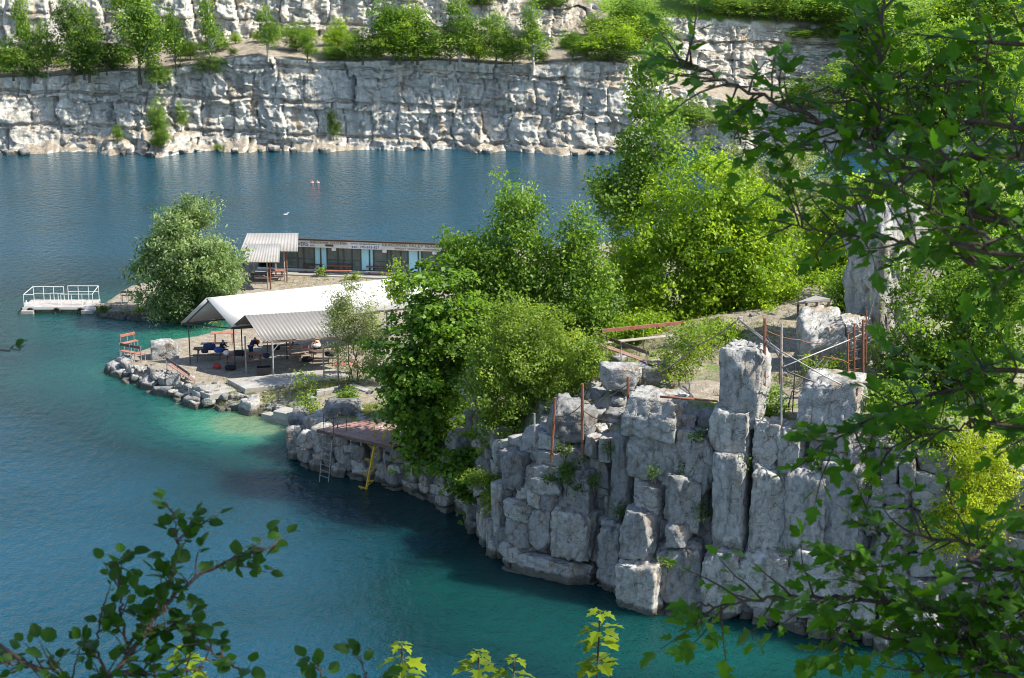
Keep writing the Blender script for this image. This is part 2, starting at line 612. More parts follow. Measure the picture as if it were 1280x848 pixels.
M['leaf_willow'] = mat_leaf('leaf_willow', (0.075, 0.130, 0.040), (0.16, 0.24, 0.080), (0.36, 0.42, 0.22), 0.45, tcol=(1.5, 1.6, 0.7))
M['leaf_silver'] = mat_leaf('leaf_silver_willow', (0.099, 0.143, 0.057), (0.187, 0.242, 0.094), (0.374, 0.407, 0.219), 0.40)
M['leaf_maple'] = mat_leaf('leaf_maple', (0.055, 0.120, 0.015), (0.115, 0.215, 0.022), (0.21, 0.34, 0.04), 0.52)
M['leaf_birch'] = mat_leaf('leaf_birch', (0.065, 0.137, 0.022), (0.130, 0.234, 0.031), (0.234, 0.351, 0.056), 0.52)
M['leaf_dark'] = mat_leaf('leaf_dark', (0.035, 0.080, 0.016), (0.070, 0.140, 0.024), (0.13, 0.21, 0.04), 0.50)
M['leaf_shrub'] = mat_leaf('leaf_shrub', (0.091, 0.150, 0.025), (0.169, 0.260, 0.037), (0.312, 0.403, 0.074), 0.52)
M['leaf_lime'] = mat_leaf('leaf_lime', (0.104, 0.182, 0.015), (0.195, 0.312, 0.025), (0.338, 0.455, 0.049), 0.58)
M['leaf_yellow'] = mat_leaf('leaf_yellow', (0.169, 0.221, 0.019), (0.312, 0.390, 0.025), (0.468, 0.546, 0.062), 0.58)
M['leaf_far'] = mat_leaf('leaf_far', (0.065, 0.137, 0.022), (0.130, 0.234, 0.037), (0.247, 0.351, 0.062), 0.52)
M['grass'] = mat_leaf('grass_blades', (0.10, 0.13, 0.025), (0.17, 0.21, 0.045), (0.32, 0.31, 0.12), 0.35)
M['fg_maple'] = mat_fgleaf('foreground_maple_leaf', (0.052, 0.145, 0.010), 0.48)
M['fg_apple'] = mat_fgleaf('foreground_apple_leaf', (0.028, 0.088, 0.010), 0.4)
M['fg_sapling'] = mat_fgleaf('sapling_leaf', (0.15, 0.22, 0.010), 0.5)

# ================================================================== SETTING: peninsula, lake, far quarry walls
# shoreline of the peninsula (x, y, bank steepness)
SH = []
def shp(px, py, st):
    p = at(px, py, 0)
    SH.append((p.x, p.y, st))
for a in [(144, 466, 1.2), (160, 478, 1.3), (185, 484, 1.2), (200, 491, 1.0), (225, 501, 1.0), (245, 509, 1.1), (300, 514, 1.0),
          (335, 522, 0.5), (356, 527, 0.6), (365, 540, 3.0), (364, 574, 4.0), (385, 586, 4.0), (440, 597, 3.5), (500, 611, 3.0),
          (545, 632, 2.6), (578, 644, 3.0), (600, 676, 5.0), (612, 700, 5.5), (660, 718, 6), (720, 729, 6), (758, 738, 6), (778, 757, 6),
          (800, 764, 6), (870, 770, 6), (960, 784, 6), (1050, 800, 6), (1150, 815, 6), (1280, 835, 6)]:
    shp(*a)
CLIFF_I0 = 9
CLIFF_I1 = len(SH)
SH += [(34.0, 70.0, 5), (60.0, 62.0, 5), (90.0, 70.0, 3), (120.0, 110.0, 3), (120.0, 150.0, 3), (70.0, 172.0, 1), (52.0, 168.0, 1)]
for a in [(1050, 283, 1.0), (900, 300, 0.8), (780, 325, 0.7), (700, 331, 1), (560, 334, 1.5), (340, 331, 1.5), (285, 341, 1.0), (205, 356, 0.8), (150, 368, 0.7),
          (122, 387, 0.8), (131, 397, 1.0), (170, 400, 1.0), (205, 402, 1.0), (250, 401, 0.8), (286, 399, 0.8), (300, 405, 0.6), (268, 424, 0.6), (240, 431, 0.7), (205, 437, 0.8), (175, 448, 1), (150, 459, 1.2)]:
    shp(*a)
SHP = np.array([(s[0], s[1]) for s in SH])
SHS = np.array([s[2] for s in SH])

def shore_sd(x, y):
    """signed distance to the shoreline (inside positive) and steepness of the nearest bank"""
    x = np.asarray(x, float)
    y = np.asarray(y, float)
    best = np.full(x.shape, 1e9)
    st = np.ones(x.shape)
    inside = np.zeros(x.shape, bool)
    n = len(SHP)
    for i in range(n):
        a, b = SHP[i], SHP[(i + 1) % n]
        e = b - a
        t = np.clip(((x - a[0]) * e[0] + (y - a[1]) * e[1]) / (e @ e), 0, 1)
        d = np.hypot(x - a[0] - t * e[0], y - a[1] - t * e[1])
        s = SHS[i] * (1 - t) + SHS[(i + 1) % n] * t
        m = d < best
        best = np.where(m, d, best)
        st = np.where(m, s, st)
        c = ((a[1] > y) != (b[1] > y)) & (x < (b[0] - a[0]) * (y - a[1]) / (b[1] - a[1] + 1e-12) + a[0])
        inside ^= c
    return np.where(inside, best, -best), st

# ground height control points
HC = []
def hc(px, py, z):
    p = at(px, py, z)
    HC.append((p.x, p.y, z))
for a in [(170, 455, 0.9), (205, 450, 0.9), (240, 470, 0.9), (290, 480, 1.0), (350, 470, 1.1), (420, 470, 1.2), (300, 440, 1.0), (400, 440, 1.2), (470, 470, 1.5),
          (260, 500, 0.8), (330, 500, 0.9), (350, 512, 0.9), (400, 505, 1.5), (440, 500, 1.8), (460, 515, 2.2), (380, 530, 2.0), (410, 530, 2.4), (470, 535, 2.55), (500, 545, 2.6), (540, 560, 2.9),
          (370, 350, 1.2), (450, 350, 1.2), (540, 355, 1.3), (620, 352, 1.5), (320, 360, 1.1), (420, 372, 1.2), (520, 390, 1.6), (160, 388, 0.45), (200, 385, 0.9), (250, 375, 1.0), (300, 380, 1.0),
          (560, 470, 2.6), (600, 570, 4.4), (570, 600, 3.2), (640, 560, 5.3), (645, 520, 5.6), (700, 530, 7.0), (700, 480, 8.0), (650, 440, 6.4), (740, 528, 7.4), (700, 562, 6.5), (728, 560, 6.8), (755, 552, 7.2), (722, 535, 7.2), (768, 530, 8.0), (760, 480, 9.4), (790, 505, 9.8),
          (750, 445, 9.3), (800, 440, 9.9), (830, 490, 10.2), (880, 480, 10.2), (860, 420, 9.7), (760, 400, 8.3), (700, 400, 6.5), (640, 380, 3.5), (900, 410, 10.2), (960, 412, 10.5), (1010, 400, 10.5), (1030, 385, 10.5),
          (1060, 405, 10.5), (960, 470, 10.1), (1050, 470, 10.3), (1100, 480, 10.0), (1180, 520, 9.4), (1260, 560, 9.0), (1150, 430, 10.0), (1250, 470, 9.8), (1000, 360, 9.8), (900, 350, 7.5), (800, 350, 4.5), (720, 345, 2.0)]:
    hc(*a)
HC += [(40, 110, 10.5), (40, 140, 9), (60, 120, 12), (60, 90, 11), (90, 100, 14), (90, 140, 16), (25, 150, 4), (60, 165, 8), (115, 120, 20), (35, 95, 10.4)]
HCA = np.array(HC)

def ground_base(x, y):
    x = np.asarray(x, float)
    y = np.asarray(y, float)
    num = 0
    den = 0
    for cx, cy, cz in HCA:
        w = 1.0 / ((x - cx) ** 2 + ((y - cy)) ** 2 + 0.6) ** 1.7
        num = num + w * cz
        den = den + w
    return num / den

def ground_z(x, y, detail=True):
    x = np.atleast_1d(np.asarray(x, float))
    y = np.atleast_1d(np.asarray(y, float))
    sd, st = shore_sd(x, y)
    g = ground_base(x, y)
    if detail:
        P = np.stack([x, y, 0 * x], 1)
        rough = 0.25 + 0.75 * smooth(2.5, 7, g)
        g = g + rough * (0.14 * fbm(P * 0.35, 3) + 0.05 * fbm(P * 1.7, 3))
    bank = (sd - 1.15 * smooth(2.2, 4.0, st)) * st + 0.05
    z = np.where(sd > 0, np.minimum(g, bank), np.maximum(sd * np.clip(st, 0.35, 2.0), -7))
    # soft lip at the top of the bank
    return z

def gz(x, y):
    return float(ground_z([x], [y])[0])

def on_ground(px, py, guess=1.0):
    z = guess
    for _ in range(9):
        p = at(px, py, z)
        z = 0.5 * z + 0.5 * gz(p.x, p.y)
    p = at(px, py, z)
    return Vector((p.x, p.y, gz(p.x, p.y)))

gx = np.arange(-44, 78, 0.36)
gy = np.arange(67, 180, 0.36)
GX, GY = np.meshgrid(gx, gy, indexing='ij')
zz = ground_z(GX.ravel(), GY.ravel())
keep_v = np.stack([GX.ravel(), GY.ravel(), zz], 1)
ff = grid_faces(len(gx), len(gy))
fz = zz[ff].max(1)
ff = ff[fz > -3.5]
used = np.unique(ff)
remap = -np.ones(len(keep_v), int)
remap[used] = np.arange(len(used))
V = keep_v[used]
sdv, _ = shore_sd(V[:, 0], V[:, 1])
veg = 0.02 + 0.25 * smooth(3.0, 6.0, V[:, 2]) - 0.25 * smooth(9.9, 10.6, V[:, 2]) + 0.10 * (fbm(V * np.array([0.4, 0.4, 0]), 3))
# grass strip along the front of the picnic terrace
for (px, py, r, a) in [(330, 490, 3.0, 0.22), (400, 500, 2.6, 0.25), (455, 515, 2.2, 0.3), (170, 393, 2.5, 0.3), (430, 478, 2.0, 0.2), (620, 575, 3.0, 0.5), (735, 560, 2.0, 0.35), (560, 590, 4.0, 0.4), (850, 430, 4.5, 0.35), (780, 410, 4.0, 0.3)]:
    p = at(px, py, 1.5 if py < 530 else 4)
    veg += a * np.exp(-((V[:, 0] - p.x) ** 2 + (V[:, 1] - p.y) ** 2) / (r * r))
pp = at(990, 408, 10.5)
veg -= 0.6 * np.exp(-((V[:, 0] - pp.x) ** 2 / 20 + (V[:, 1] - pp.y) ** 2 / 30))
me = npmesh('peninsula', V, remap[ff], {'veg': veg}, True)
peninsula = tag(link('peninsula', me, M['ground']), kind='structure', label='gravel and rock peninsula jutting into the quarry lake')

# ---- lake
wx = np.concatenate([np.arange(-260, -46, 6.0), np.arange(-46, 46, 0.9), np.arange(46, 190, 6.0)])
wy = np.concatenate([np.arange(12, 70, 4.0), np.arange(70, 165, 0.9), np.arange(165, 300, 5.0)])
WX, WY = np.meshgrid(wx, wy, indexing='ij')
wxx, wyy = WX.ravel(), WY.ravel()
sdw, stw = shore_sd(wxx, wyy)
dist = np.clip(-sdw, 0, None)
nP = np.stack([wxx, wyy, 0 * wxx], 1)
shallow_and_reflect = 0.24 * np.exp(-dist / 11.0) * smooth(150, 118, wyy + 0.15 * wxx) * smooth(20, -6, wxx)
shallow_and_reflect += 0.30 * np.exp(-dist / 5.0) * np.clip(1.6 - stw * 0.35, 0.0, 1)
for (px, py, rx, ry, a) in [(300, 536, 5.5, 5.0, 0.55), (330, 532, 3.0, 2.5, 0.2), (60, 470, 22, 16, 0.12), (230, 418, 6, 4, 0.30), (60, 400, 18, 8, 0.22), (10, 345, 14, 9, 0.16), (545, 735, 5.0, 4.0, 0.15), (1050, 830, 10, 3.5, 0.20), (640, 800, 12, 5, 0.05), (830, 790, 13, 7, 0.24)]:  # last patch paints the near cliff's dark reflection into the water colour
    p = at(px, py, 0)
    shallow_and_reflect += a * np.exp(-(((wxx - p.x) / rx) ** 2 + ((wyy - p.y) / ry) ** 2))
shallow_and_reflect += 0.07 * fbm(nP * 0.09, 3)
me = npmesh('lake', np.stack([wxx, wyy, 0 * wxx], 1), grid_faces(len(wx), len(wy)), {'shallow_and_reflect': np.clip(shallow_and_reflect, 0, 1)}, True)
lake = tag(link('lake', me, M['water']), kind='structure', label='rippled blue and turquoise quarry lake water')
# lake bed far below, closes the basin
MB().box((-30, 150, -8.5), (470, 300, 1.0)).build('lake_bed', M['ground']).__setitem__('kind', 'structure')

# ---- far quarry wall: swept profile with fractured relief
FAR = np.array([(-190, 230), (-120, 223), (-66, 222), (-20, 222), (8, 222), (20, 223), (36, 223.5), (52, 219), (66, 205), (84, 186), (110, 168), (150, 150)], float)
seg = np.hypot(*np.diff(FAR, axis=0).T)
cum = np.concatenate([[0], np.cumsum(seg)])
def far_base(s):
    return np.stack([np.interp(s, cum, FAR[:, 0]), np.interp(s, cum, FAR[:, 1])], 1)
def far_norm(s):
    a = far_base(np.clip(s - 4, 0, cum[-1]))
    b = far_base(np.clip(s + 4, 0, cum[-1]))
    d = b - a
    d /= np.linalg.norm(d, axis=1)[:, None]
    return np.stack([-d[:, 1], d[:, 0]], 1)      # away from the lake
ss = np.concatenate([np.arange(0, cum[1], 2.0), np.arange(cum[1], cum[2] - 6, 0.6), np.arange(cum[2] - 6, cum[7], 0.17), np.arange(cum[7], cum[-1], 0.6)])
xs_ = far_base(ss)[:, 0]
# heights along the wall (by x): foot of wall, lip of lower wall, back of ledge, top of upper wall
kx = [-200, -66, -55, -45, -32, -25, -9, -3, 4, 10, 15, 20, 28, 36, 45, 80, 150]
z1 = np.interp(xs_, kx, [9, 8.9, 9.2, 9.9, 11.6, 10.9, 11.0, 10.5, 10.6, 10.9, 10.6, 8.0, 5.6, 4.6, 5.0, 6, 6])
z2 = np.interp(xs_, kx, [10, 9.8, 10.2, 11.2, 12.8, 12.7, 11.8, 11.5, 11.9, 12.4, 12.0, 9.2, 6.8, 6.2, 8, 9, 9])
z3 = np.interp(xs_, kx, [26, 26, 26, 26, 26, 25, 24, 23, 20, 17.0, 15.4, 15.6, 14.8, 13.9, 13, 16, 18])
w2 = np.interp(xs_, kx, [11, 11, 11, 12, 13, 13, 11, 10, 10, 9, 8, 7, 7, 7, 9, 14, 14])
w3 = np.interp(xs_, kx, [4, 4, 4, 4.5, 5, 5, 5, 6, 8, 9, 5, 3.5, 3.5, 5, 9, 14, 14])
n1, n2, n3, n4 = 84, 16, 78, 30
tt = []
for k in range(n1):
    tt.append((0, k / n1))
for k in range(n2):
    tt.append((1, k / n2))
for k in range(n3):
    tt.append((2, k / n3))
for k in range(n4 + 1):
    tt.append((3, k / n4))
nS, nT = len(ss), len(tt)
B = far_base(ss)
Nn = far_norm(ss)
off = np.zeros((nS, nT))
hz = np.zeros((nS, nT))
cm = np.zeros((nS, nT))
for j, (k, t) in enumerate(tt):
    if k == 0:
        off[:, j] = 2.6 * t
        hz[:, j] = -2 + (z1 + 2) * t
        cm[:, j] = 1.0 - 0.6 * max(0, (t - 0.93) / 0.07)
    elif k == 1:
        off[:, j] = 2.6 + w2 * t
        hz[:, j] = z1 + (z2 - z1) * t
        cm[:, j] = 0.4 - 0.2 * math.sin(math.pi * t) + 0.4 * t
    elif k == 2:
        off[:, j] = 2.6 + w2 + w3 * t
        hz[:, j] = z2 + (z3 - z2) * t
        cm[:, j] = 1.0 - 0.5 * max(0, (t - 0.9) / 0.1)
    else:
        off[:, j] = 2.6 + w2 + w3 + 120 * t ** 1.5
        hz[:, j] = z3 + 16 * t ** 1.2 + 3 * t ** 0.7
        cm[:, j] = 0.25 * (1 - t)
S2 = np.repeat(ss[:, None], nT, 1).ravel()
O2, Z2, C2 = off.ravel(), hz.ravel(), cm.ravel()
Pn = np.stack([S2, O2 * 0.35, Z2], 1)
sw = S2 + 0.6 * fbm(Pn * 0.4, 2)
zw = Z2 + 0.25 * fbm(Pn * 0.35 + 5, 2) + 0.04 * S2
def joints(sv, zv, w, h, k, tilt):
    rb = np.floor(zv / h + 0.35 * _h(np.floor(sv / (w * 3)), 0 * sv, 0 * sv, k + 9))
    fzv = zv / h - np.floor(zv / h)
    sh_ = sv / (w * (0.6 + 0.8 * _h(rb, 0 * rb, 0 * rb, k))) + 7.7 * _h(rb, 0 * rb, 0 * rb, k + 1)
    cb = np.floor(sh_)
    fs_ = sh_ - cb
    v = _h(rb, cb, 0 * rb, k + 2) * 2 - 1
    t1 = (_h(rb, cb, 0 * rb, k + 3) * 2 - 1) * tilt
    t2 = (_h(rb, cb, 0 * rb, k + 4) * 2 - 1) * tilt
    e = np.minimum(np.minimum(fs_, 1 - fs_) * w, np.minimum(fzv, 1 - fzv) * h)
    return v + t1 * (fs_ - 0.5) * 2 + t2 * (fzv - 0.5) * 2, e
ja, je = joints(sw, zw, 5.0, 4.2, 40, 0.45)
jb, jf = joints(sw + 0.5 * vnoise(Pn * 0.8), zw + 0.3 * vnoise(Pn * 0.7 + 9), 1.5, 1.05, 60, 0.8)
fa, ea = facets(np.stack([sw / 3.0, O2 / 40, zw / 4.4], 1), 0.7)
fb, eb = facets(np.stack([sw / 1.5 + 3, O2 / 9, zw / 1.15], 1), 0.8)
fc = 1.6 * vnoise(np.stack([sw / 0.5, O2 / 3, zw / 0.42], 1))
smoothzone = smooth(0.1, 0.5, vnoise(np.stack([S2 / 14, Z2 * 0, Z2 / 30 + 4], 1)))     # some panels are smoother
disp = 1.3 * fbm(np.stack([S2 / 20, 0 * S2, Z2 / 40], 1), 3) + (0.55 * ja + 0.30 * fa + (0.26 * jb + 0.15 * fb) * (1 - 0.6 * smoothzone) + 0.05 * fc) + 0.26 * fbm(Pn * 0.7, 4, 0.45)
disp -= 0.55 * smooth(0.25, 0.0, je) + 0.15 * smooth(0.12, 0.0, jf) * (1 - 0.6 * smoothzone)
# bedding ledges
bed = (zw / 2.9) % 1.0
disp += (0.12 * smooth(0.12, 0.0, bed) - 0.07 * smooth(0.9, 1.0, bed)) * (0.5 + vnoise(np.stack([S2 / 9, 0 * S2, Z2 / 6], 1))) + 0.05 * fbm(Pn * 2.6, 3, 0.6)
disp *= C2
flatmask = 1 - np.clip(C2 * 1.4, 0, 1)
vert = flatmask * 0.25 * fbm(Pn * np.array([0.3, 0.8, 0]), 3)
# scree cones at the foot
xw = np.repeat(xs_[:, None], nT, 1).ravel()
foot = 0
for cxp, wdt, hh in [(-43, 5.5, 4.2), (-50, 4, 2.8), (-33, 8, 1.6), (-24, 6, 1.7), (-4, 2.6, 2.6), (6, 4, 1.6), (-58, 6, 1.5), (14, 5, 2.0)]:
    hcone = hh * np.clip(1 - np.abs(xw - cxp) / wdt, 0, 1)
    foot = np.maximum(foot, np.clip(hcone - Z2, 0, 9) * 1.25)
foot = foot * (1 + 0.25 * fbm(Pn * 1.3, 3)) + 0.3 * smooth(0.8, 0.1, np.abs(Z2)) * (0.6 + 0.5 * fbm(Pn * 0.5, 2))
dtot = disp + foot
Xf = B[:, 0].repeat(nT) + Nn[:, 0].repeat(nT) * (O2 - dtot)
Yf = B[:, 1].repeat(nT) + Nn[:, 1].repeat(nT) * (O2 - dtot)
Zf = Z2 + vert + 0.06 * fc * C2
vegf = -0.2 + 0.75 * smooth(8, 16, Xf) * smooth(13, 17, Zf) + 0.30 * smooth(40, 60, Xf) + 0.35 * flatmask * smooth(-4, 10, Xf)
vegf += 0.25 * np.exp(-((Xf + 3) / 14) ** 2) * np.exp(-((Zf - 14) / 4) ** 2)
me = npmesh('quarry_wall', np.stack([Xf, Yf, Zf], 1), grid_faces(nS, nT)[:, ::-1], {'veg': vegf}, False)
quarry = tag(link('quarry_wall', me, M['farrock']), kind='structure', label='pale limestone quarry wall across the lake with a tree-grown ledge')

FARV = np.stack([Xf, Yf, Zf], 1).reshape(nS, nT, 3)
def far_ground(x, j):
    """a point of the built wall surface at profile row j, by x"""
    i = int(np.argmin(np.abs(FARV[:, j, 0] - x)))
    return FARV[i, j]

# loose blocks fallen along the foot of the far wall
# ------------------------------------------------------------------ rock blocks
def rock_mesh(name, dims, seed, n=9, round_=0.16, amp=0.10, chops=5, crack=1.0):
    """a fractured limestone block: rounded box, chopped by random planes, with facet relief"""
    r = np.random.default_rng(seed)
    lin = np.linspace(-1, 1, n)
    vs, fs = [], []
    idx = {}
    def vid(i, j, k):
        key = (i, j, k)
        if key not in idx:
            idx[key] = len(vs)
            vs.append((lin[i], lin[j], lin[k]))
        return idx[key]
    m = n - 1
    for a in range(m):
        for b in range(m):
            fs.append((vid(a, b, 0), vid(a, b + 1, 0), vid(a + 1, b + 1, 0), vid(a + 1, b, 0)))
            fs.append((vid(a, b, m), vid(a + 1, b, m), vid(a + 1, b + 1, m), vid(a, b + 1, m)))
            fs.append((vid(a, 0, b), vid(a + 1, 0, b), vid(a + 1, 0, b + 1), vid(a, 0, b + 1)))
            fs.append((vid(a, m, b), vid(a, m, b + 1), vid(a + 1, m, b + 1), vid(a + 1, m, b)))
            fs.append((vid(0, a, b), vid(0, a, b + 1), vid(0, a + 1, b + 1), vid(0, a + 1, b)))
            fs.append((vid(m, a, b), vid(m, a + 1, b), vid(m, a + 1, b + 1), vid(m, a, b + 1)))
    P = np.array(vs)
    D = np.array(dims) / 2.0
    q = P * D
    # round
    rr = round_ * D.min() * 2
    inner = np.clip(q, -(D - rr), D - rr)
    dv = q - inner
    ln = np.linalg.norm(dv, axis=1)
    nrm = np.where(ln[:, None] > 1e-9, dv / np.maximum(ln, 1e-9)[:, None], 0)
    q = inner + nrm * np.minimum(ln, rr)[:, None]
    # chops
    for _ in range(chops):
        d = r.normal(size=3)
        d /= np.linalg.norm(d)
        ext = np.abs(d * D).sum()
        lim = ext * r.uniform(0.70, 0.95)
        s = q @ d
        q = q - np.outer(np.clip(s - lim, 0, None), d)
    nn = q / (D * D)
    nn /= np.maximum(np.linalg.norm(nn, axis=1), 1e-9)[:, None]
    o3 = r.uniform(-50, 50, 3)
    an = np.array([1.0, 1.0, 0.62])
    f1, e1 = facets((q + o3) * (1.15 * crack) * an, 0.7)
    f2, e2 = facets((q + o3) * (2.6 * crack) * an, 0.8)
    w = amp * D.min() * 2
    q = q + nn * (w * (0.80 * f1 + 0.40 * f2 + 0.12 * fbm((q + o3) * 1.3, 3)) - 0.16 * np.minimum(1, D.min()) * smooth(0.10, 0, e1) - 0.06 * np.minimum(1, D.min()) * smooth(0.12, 0, e2))[:, None]
    return npmesh(name, q, np.array(fs), None, False)

def place_rock(name, me, loc, rz=0.0, tilt=(0, 0), parent=None, scale=1.0, mat='rock'):
    o = link(name, me, M[mat], parent, world=False)
    o.location = loc
    o.rotation_euler = (tilt[0], tilt[1], rz)
    o.scale = (scale,) * 3 if not hasattr(scale, '__len__') else scale
    return o

# cliff line used for the near rock wall
CL = SHP[CLIFF_I0:CLIFF_I1 + 1]
cseg = np.hypot(*np.diff(CL, axis=0).T)
ccum = np.concatenate([[0], np.cumsum(cseg)])
def cl_pt(s):
    return np.array([np.interp(s, ccum, CL[:, 0]), np.interp(s, ccum, CL[:, 1])])
def cl_in(s):
    a, b = cl_pt(max(0, s - 1.2)), cl_pt(min(ccum[-1], s + 1.2))
    d = (b - a) / np.linalg.norm(b - a)
    return np.array([-d[1], d[0]])     # inland
def cl_s_at_px(px):
    """arc position whose foot shows at photo column px"""
    best, bs = 1e9, 0
    for s in np.linspace(0, ccum[-1], 400):
        p = cl_pt(s)
        u = 640 + FPX * p[0] / (p[1] * CP + CAM_H * SP)
        if abs(u - px) < best:
            best, bs = abs(u - px), s
    return bs

def cliff_y(px, py):
    """depth Y at which the sight line of (px,py) meets the leaning cliff face"""
    lo = None
    for Y in np.arange(70, 125, 0.15):
        p = atd(px, py, Y)
        sd, st = shore_sd([p.x], [p.y])
        if sd[0] > 0 and p.z < sd[0] * 6 + 0.05:
            return Y
    return 95.0

random.seed(21)
SPECIAL = [  # photo box x0,y0,x1,y1, depth, protrusion, tilt : the big blocks one recognises
    (900, 440, 951, 540, 1.9, 0.25), (776, 498, 848, 545, 2.6, 0.7), (770, 700, 825, 764, 2.2, 0.7), (1030, 585, 1086, 700, 2.6, 0.35), (980, 695, 1095, 770, 2.8, 0.8),
    (895, 570, 935, 690, 2.2, 0.55), (938, 585, 985, 690, 2.0, 0.35), (985, 588, 1032, 698, 2.2, 0.5), (888, 515, 942, 575, 2.4, 0.5), (942, 530, 975, 582, 1.8, 0.3), (970, 535, 1003, 588, 1.8, 0.35), (1000, 478, 1070, 545, 2.6, 0.5),
    (845, 545, 893, 625, 2.0, 0.05), (784, 545, 846, 600, 2.2, -0.1), (830, 595, 872, 665, 2.0, 0.3), (760, 545, 790, 640, 2.0, 0.15), (705, 590, 742, 640, 1.8, 0.2), (690, 640, 740, 705, 2.0, 0.35), (625, 566, 660, 612, 1.6, 0.3), (612, 605, 630, 670, 1.4, 0.15), (640, 700, 740, 726, 1.6, 0.4),
    (875, 690, 925, 775, 2.2, 0.4), (925, 690, 985, 760, 2.2, 0.45), (820, 680, 880, 765, 2.2, 0.2), (780, 640, 822, 702, 2.0, 0.5), (740, 655, 780, 735, 2.0, 0.25)]
for i, (x0, y0, x1, y1, dep, pro) in enumerate(SPECIAL):
    cx, cy = (x0 + x1) / 2, (y0 + y1) / 2
    Y = cliff_y(cx, min(cy + 10, y1)) if i != 0 else cliff_y(cx, 545) + 0.2
    k = Y / CP / FPX * (1 + (CAM_H - 5) ** 2 * 0.0)
    c = atd(cx, cy, Y)
    slant = (Vector((0, 0, CAM_H)) - c).length
    w = (x1 - x0) / FPX * slant * 1.05
    h = (y1 - y0) / FPX * slant / math.cos(PITCH) * 1.06
    s = cl_s_at_px(cx)
    nin = cl_in(s)
    me = rock_mesh('rock_block', (w * 1.0, dep, h * 1.0), 300 + i, n=19, amp=0.03, chops=12, round_=0.015, crack=1.6)
    loc = (c.x + nin[0] * (dep / 2 - pro), c.y + nin[1] * (dep / 2 - pro), c.z)
    rz = math.atan2(-nin[0], nin[1])
    o = place_rock('rock_block', me, loc, rz + random.uniform(-0.12, 0.12), (random.uniform(-0.05, 0.05), random.uniform(-0.05, 0.05)), peninsula)

def in_special(px, py):
    for (x0, y0, x1, y1, d, p) in SPECIAL:
        if x0 - 4 < px < x1 + 4 and y0 - 4 < py < y1 + 4:
            return True
    return False

def to_px(p):
    dx, dy, dz = p[0], p[1], p[2] - CAM_H
    dep = dy * CP - dz * SP
    return 640 + FPX * dx / dep, 424 - FPX * (dy * SP + dz * CP) / dep

s = 0.0
nb = 0
BL = []
while s < ccum[-1] - 0.5:
    pxs = to_px((*cl_pt(s), 0))[0]
    w = random.uniform(1.0, 2.2) if pxs > 1080 else random.uniform(0.6, 1.5) if s > 14 else random.uniform(0.5, 1.2)
    p = cl_pt(s + w / 2)
    nin = cl_in(s + w / 2)
    top = float(ground_base([p[0] + nin[0] * 2.2], [p[1] + nin[1] * 2.2])[0]) + random.uniform(-0.5, 0.3)
    px0, _ = to_px((p[0], p[1], 0))
    if px0 > 1340:
        break
    z = -0.4
    wild = 2.2 if px0 > 1080 else 1.0
    colpro = random.uniform(-0.25, 0.38)
    big = px0 > 590
    while z < top - 0.15:
        h = random.choice([0.5, 0.8, 1.1, 1.5, 2.1]) * random.uniform(0.85, 1.15) if big else random.uniform(0.35, 1.2)
        if z + h > top - 0.4:
            h = max(0.5, top - z + random.uniform(-0.1, 0.3))
        pro = colpro + random.uniform(-0.28, 0.28)
        nsub = 2 if (random.random() < 0.35 and w > 1.0) else 1
        for k in range(nsub):
            ww = w / nsub
            sc = s + ww * (k + 0.5)
            q = cl_pt(sc)
            inn = z * (0.17 if big else 0.2)
            dep = random.uniform(1.5, 2.2) if big else random.uniform(1.0, 1.5)
            cz = z + h / 2
            fp = (q[0] + nin[0] * (inn - pro), q[1] + nin[1] * (inn - pro), cz)
            if in_special(*to_px(fp)):
                pro2 = pro - 0.75
            else:
                pro2 = pro
            dm = (ww * random.uniform(1.04, 1.16), dep, h * random.uniform(1.03, 1.12))
            c = (q[0] + nin[0] * (inn + dep / 2 - pro2), q[1] + nin[1] * (inn + dep / 2 - pro2), cz)
            ux, uy = to_px(c)
            BL.append((dm[0] * dm[2] * (1.0 if -10 < ux < 1290 else 0.01), dm, big, nb, c, math.atan2(-nin[0], nin[1]) + random.uniform(-0.3, 0.3), (random.uniform(-0.08, 0.08) * (wild if big else 2.5), random.uniform(-0.08, 0.08) * (wild if big else 2.5))))
            nb += 1
        z += h * 0.985
    s += w * 0.98
BL.sort(key=lambda b: -b[0])
jv, jf, jb0 = [], [], 0
for i, (ar, dm, big, k, c, rz, tl) in enumerate(BL):
    me = rock_mesh('rock_block', dm, 1000 + k, n=14 if big and i < 274 else 8, amp=0.036, chops=13, round_=0.015, crack=1.6)
    if i < 274:
        place_rock('rock_block', me, c, rz, tl, peninsula)
    else:
        W_ = np.array(Matrix.LocRotScale(Vector(c), Euler((tl[0], tl[1], rz)), None))
        co = np.zeros(len(me.vertices) * 3, np.float32)
        me.vertices.foreach_get('co', co)
        co = co.reshape(-1, 3) @ W_[:3, :3].T + W_[:3, 3]
        fi = np.zeros(len(me.loops), np.int32)
        me.loops.foreach_get('vertex_index', fi)
        jv.append(co)
        jf.append(fi.reshape(-1, 4) + jb0)
        jb0 += len(co)
        bpy.data.meshes.remove(me)
if jv:
    o = link('rock_rubble', npmesh('rock_rubble', np.concatenate(jv), np.concatenate(jf)), M['rock'], peninsula)
    o['kind'] = 'stuff'
print('cliff blocks', nb)

# a pool of stone shapes shared by all smaller stones
STONES = [rock_mesh('stone', (1.0, random.uniform(0.7, 1.0), random.uniform(0.5, 0.8)), 5000 + i, n=7, amp=0.05, chops=14, round_=0.02, crack=2.2) for i in range(10)]
def stone_at(p, size, parent=peninsula, sink=0.25):
    o = place_rock('stone', random.choice(STONES), (p[0], p[1], p[2] + size * (0.3 - sink)), random.uniform(0, 6.28), (random.uniform(-0.25, 0.25), random.uniform(-0.25, 0.25)), parent, size)
    return o
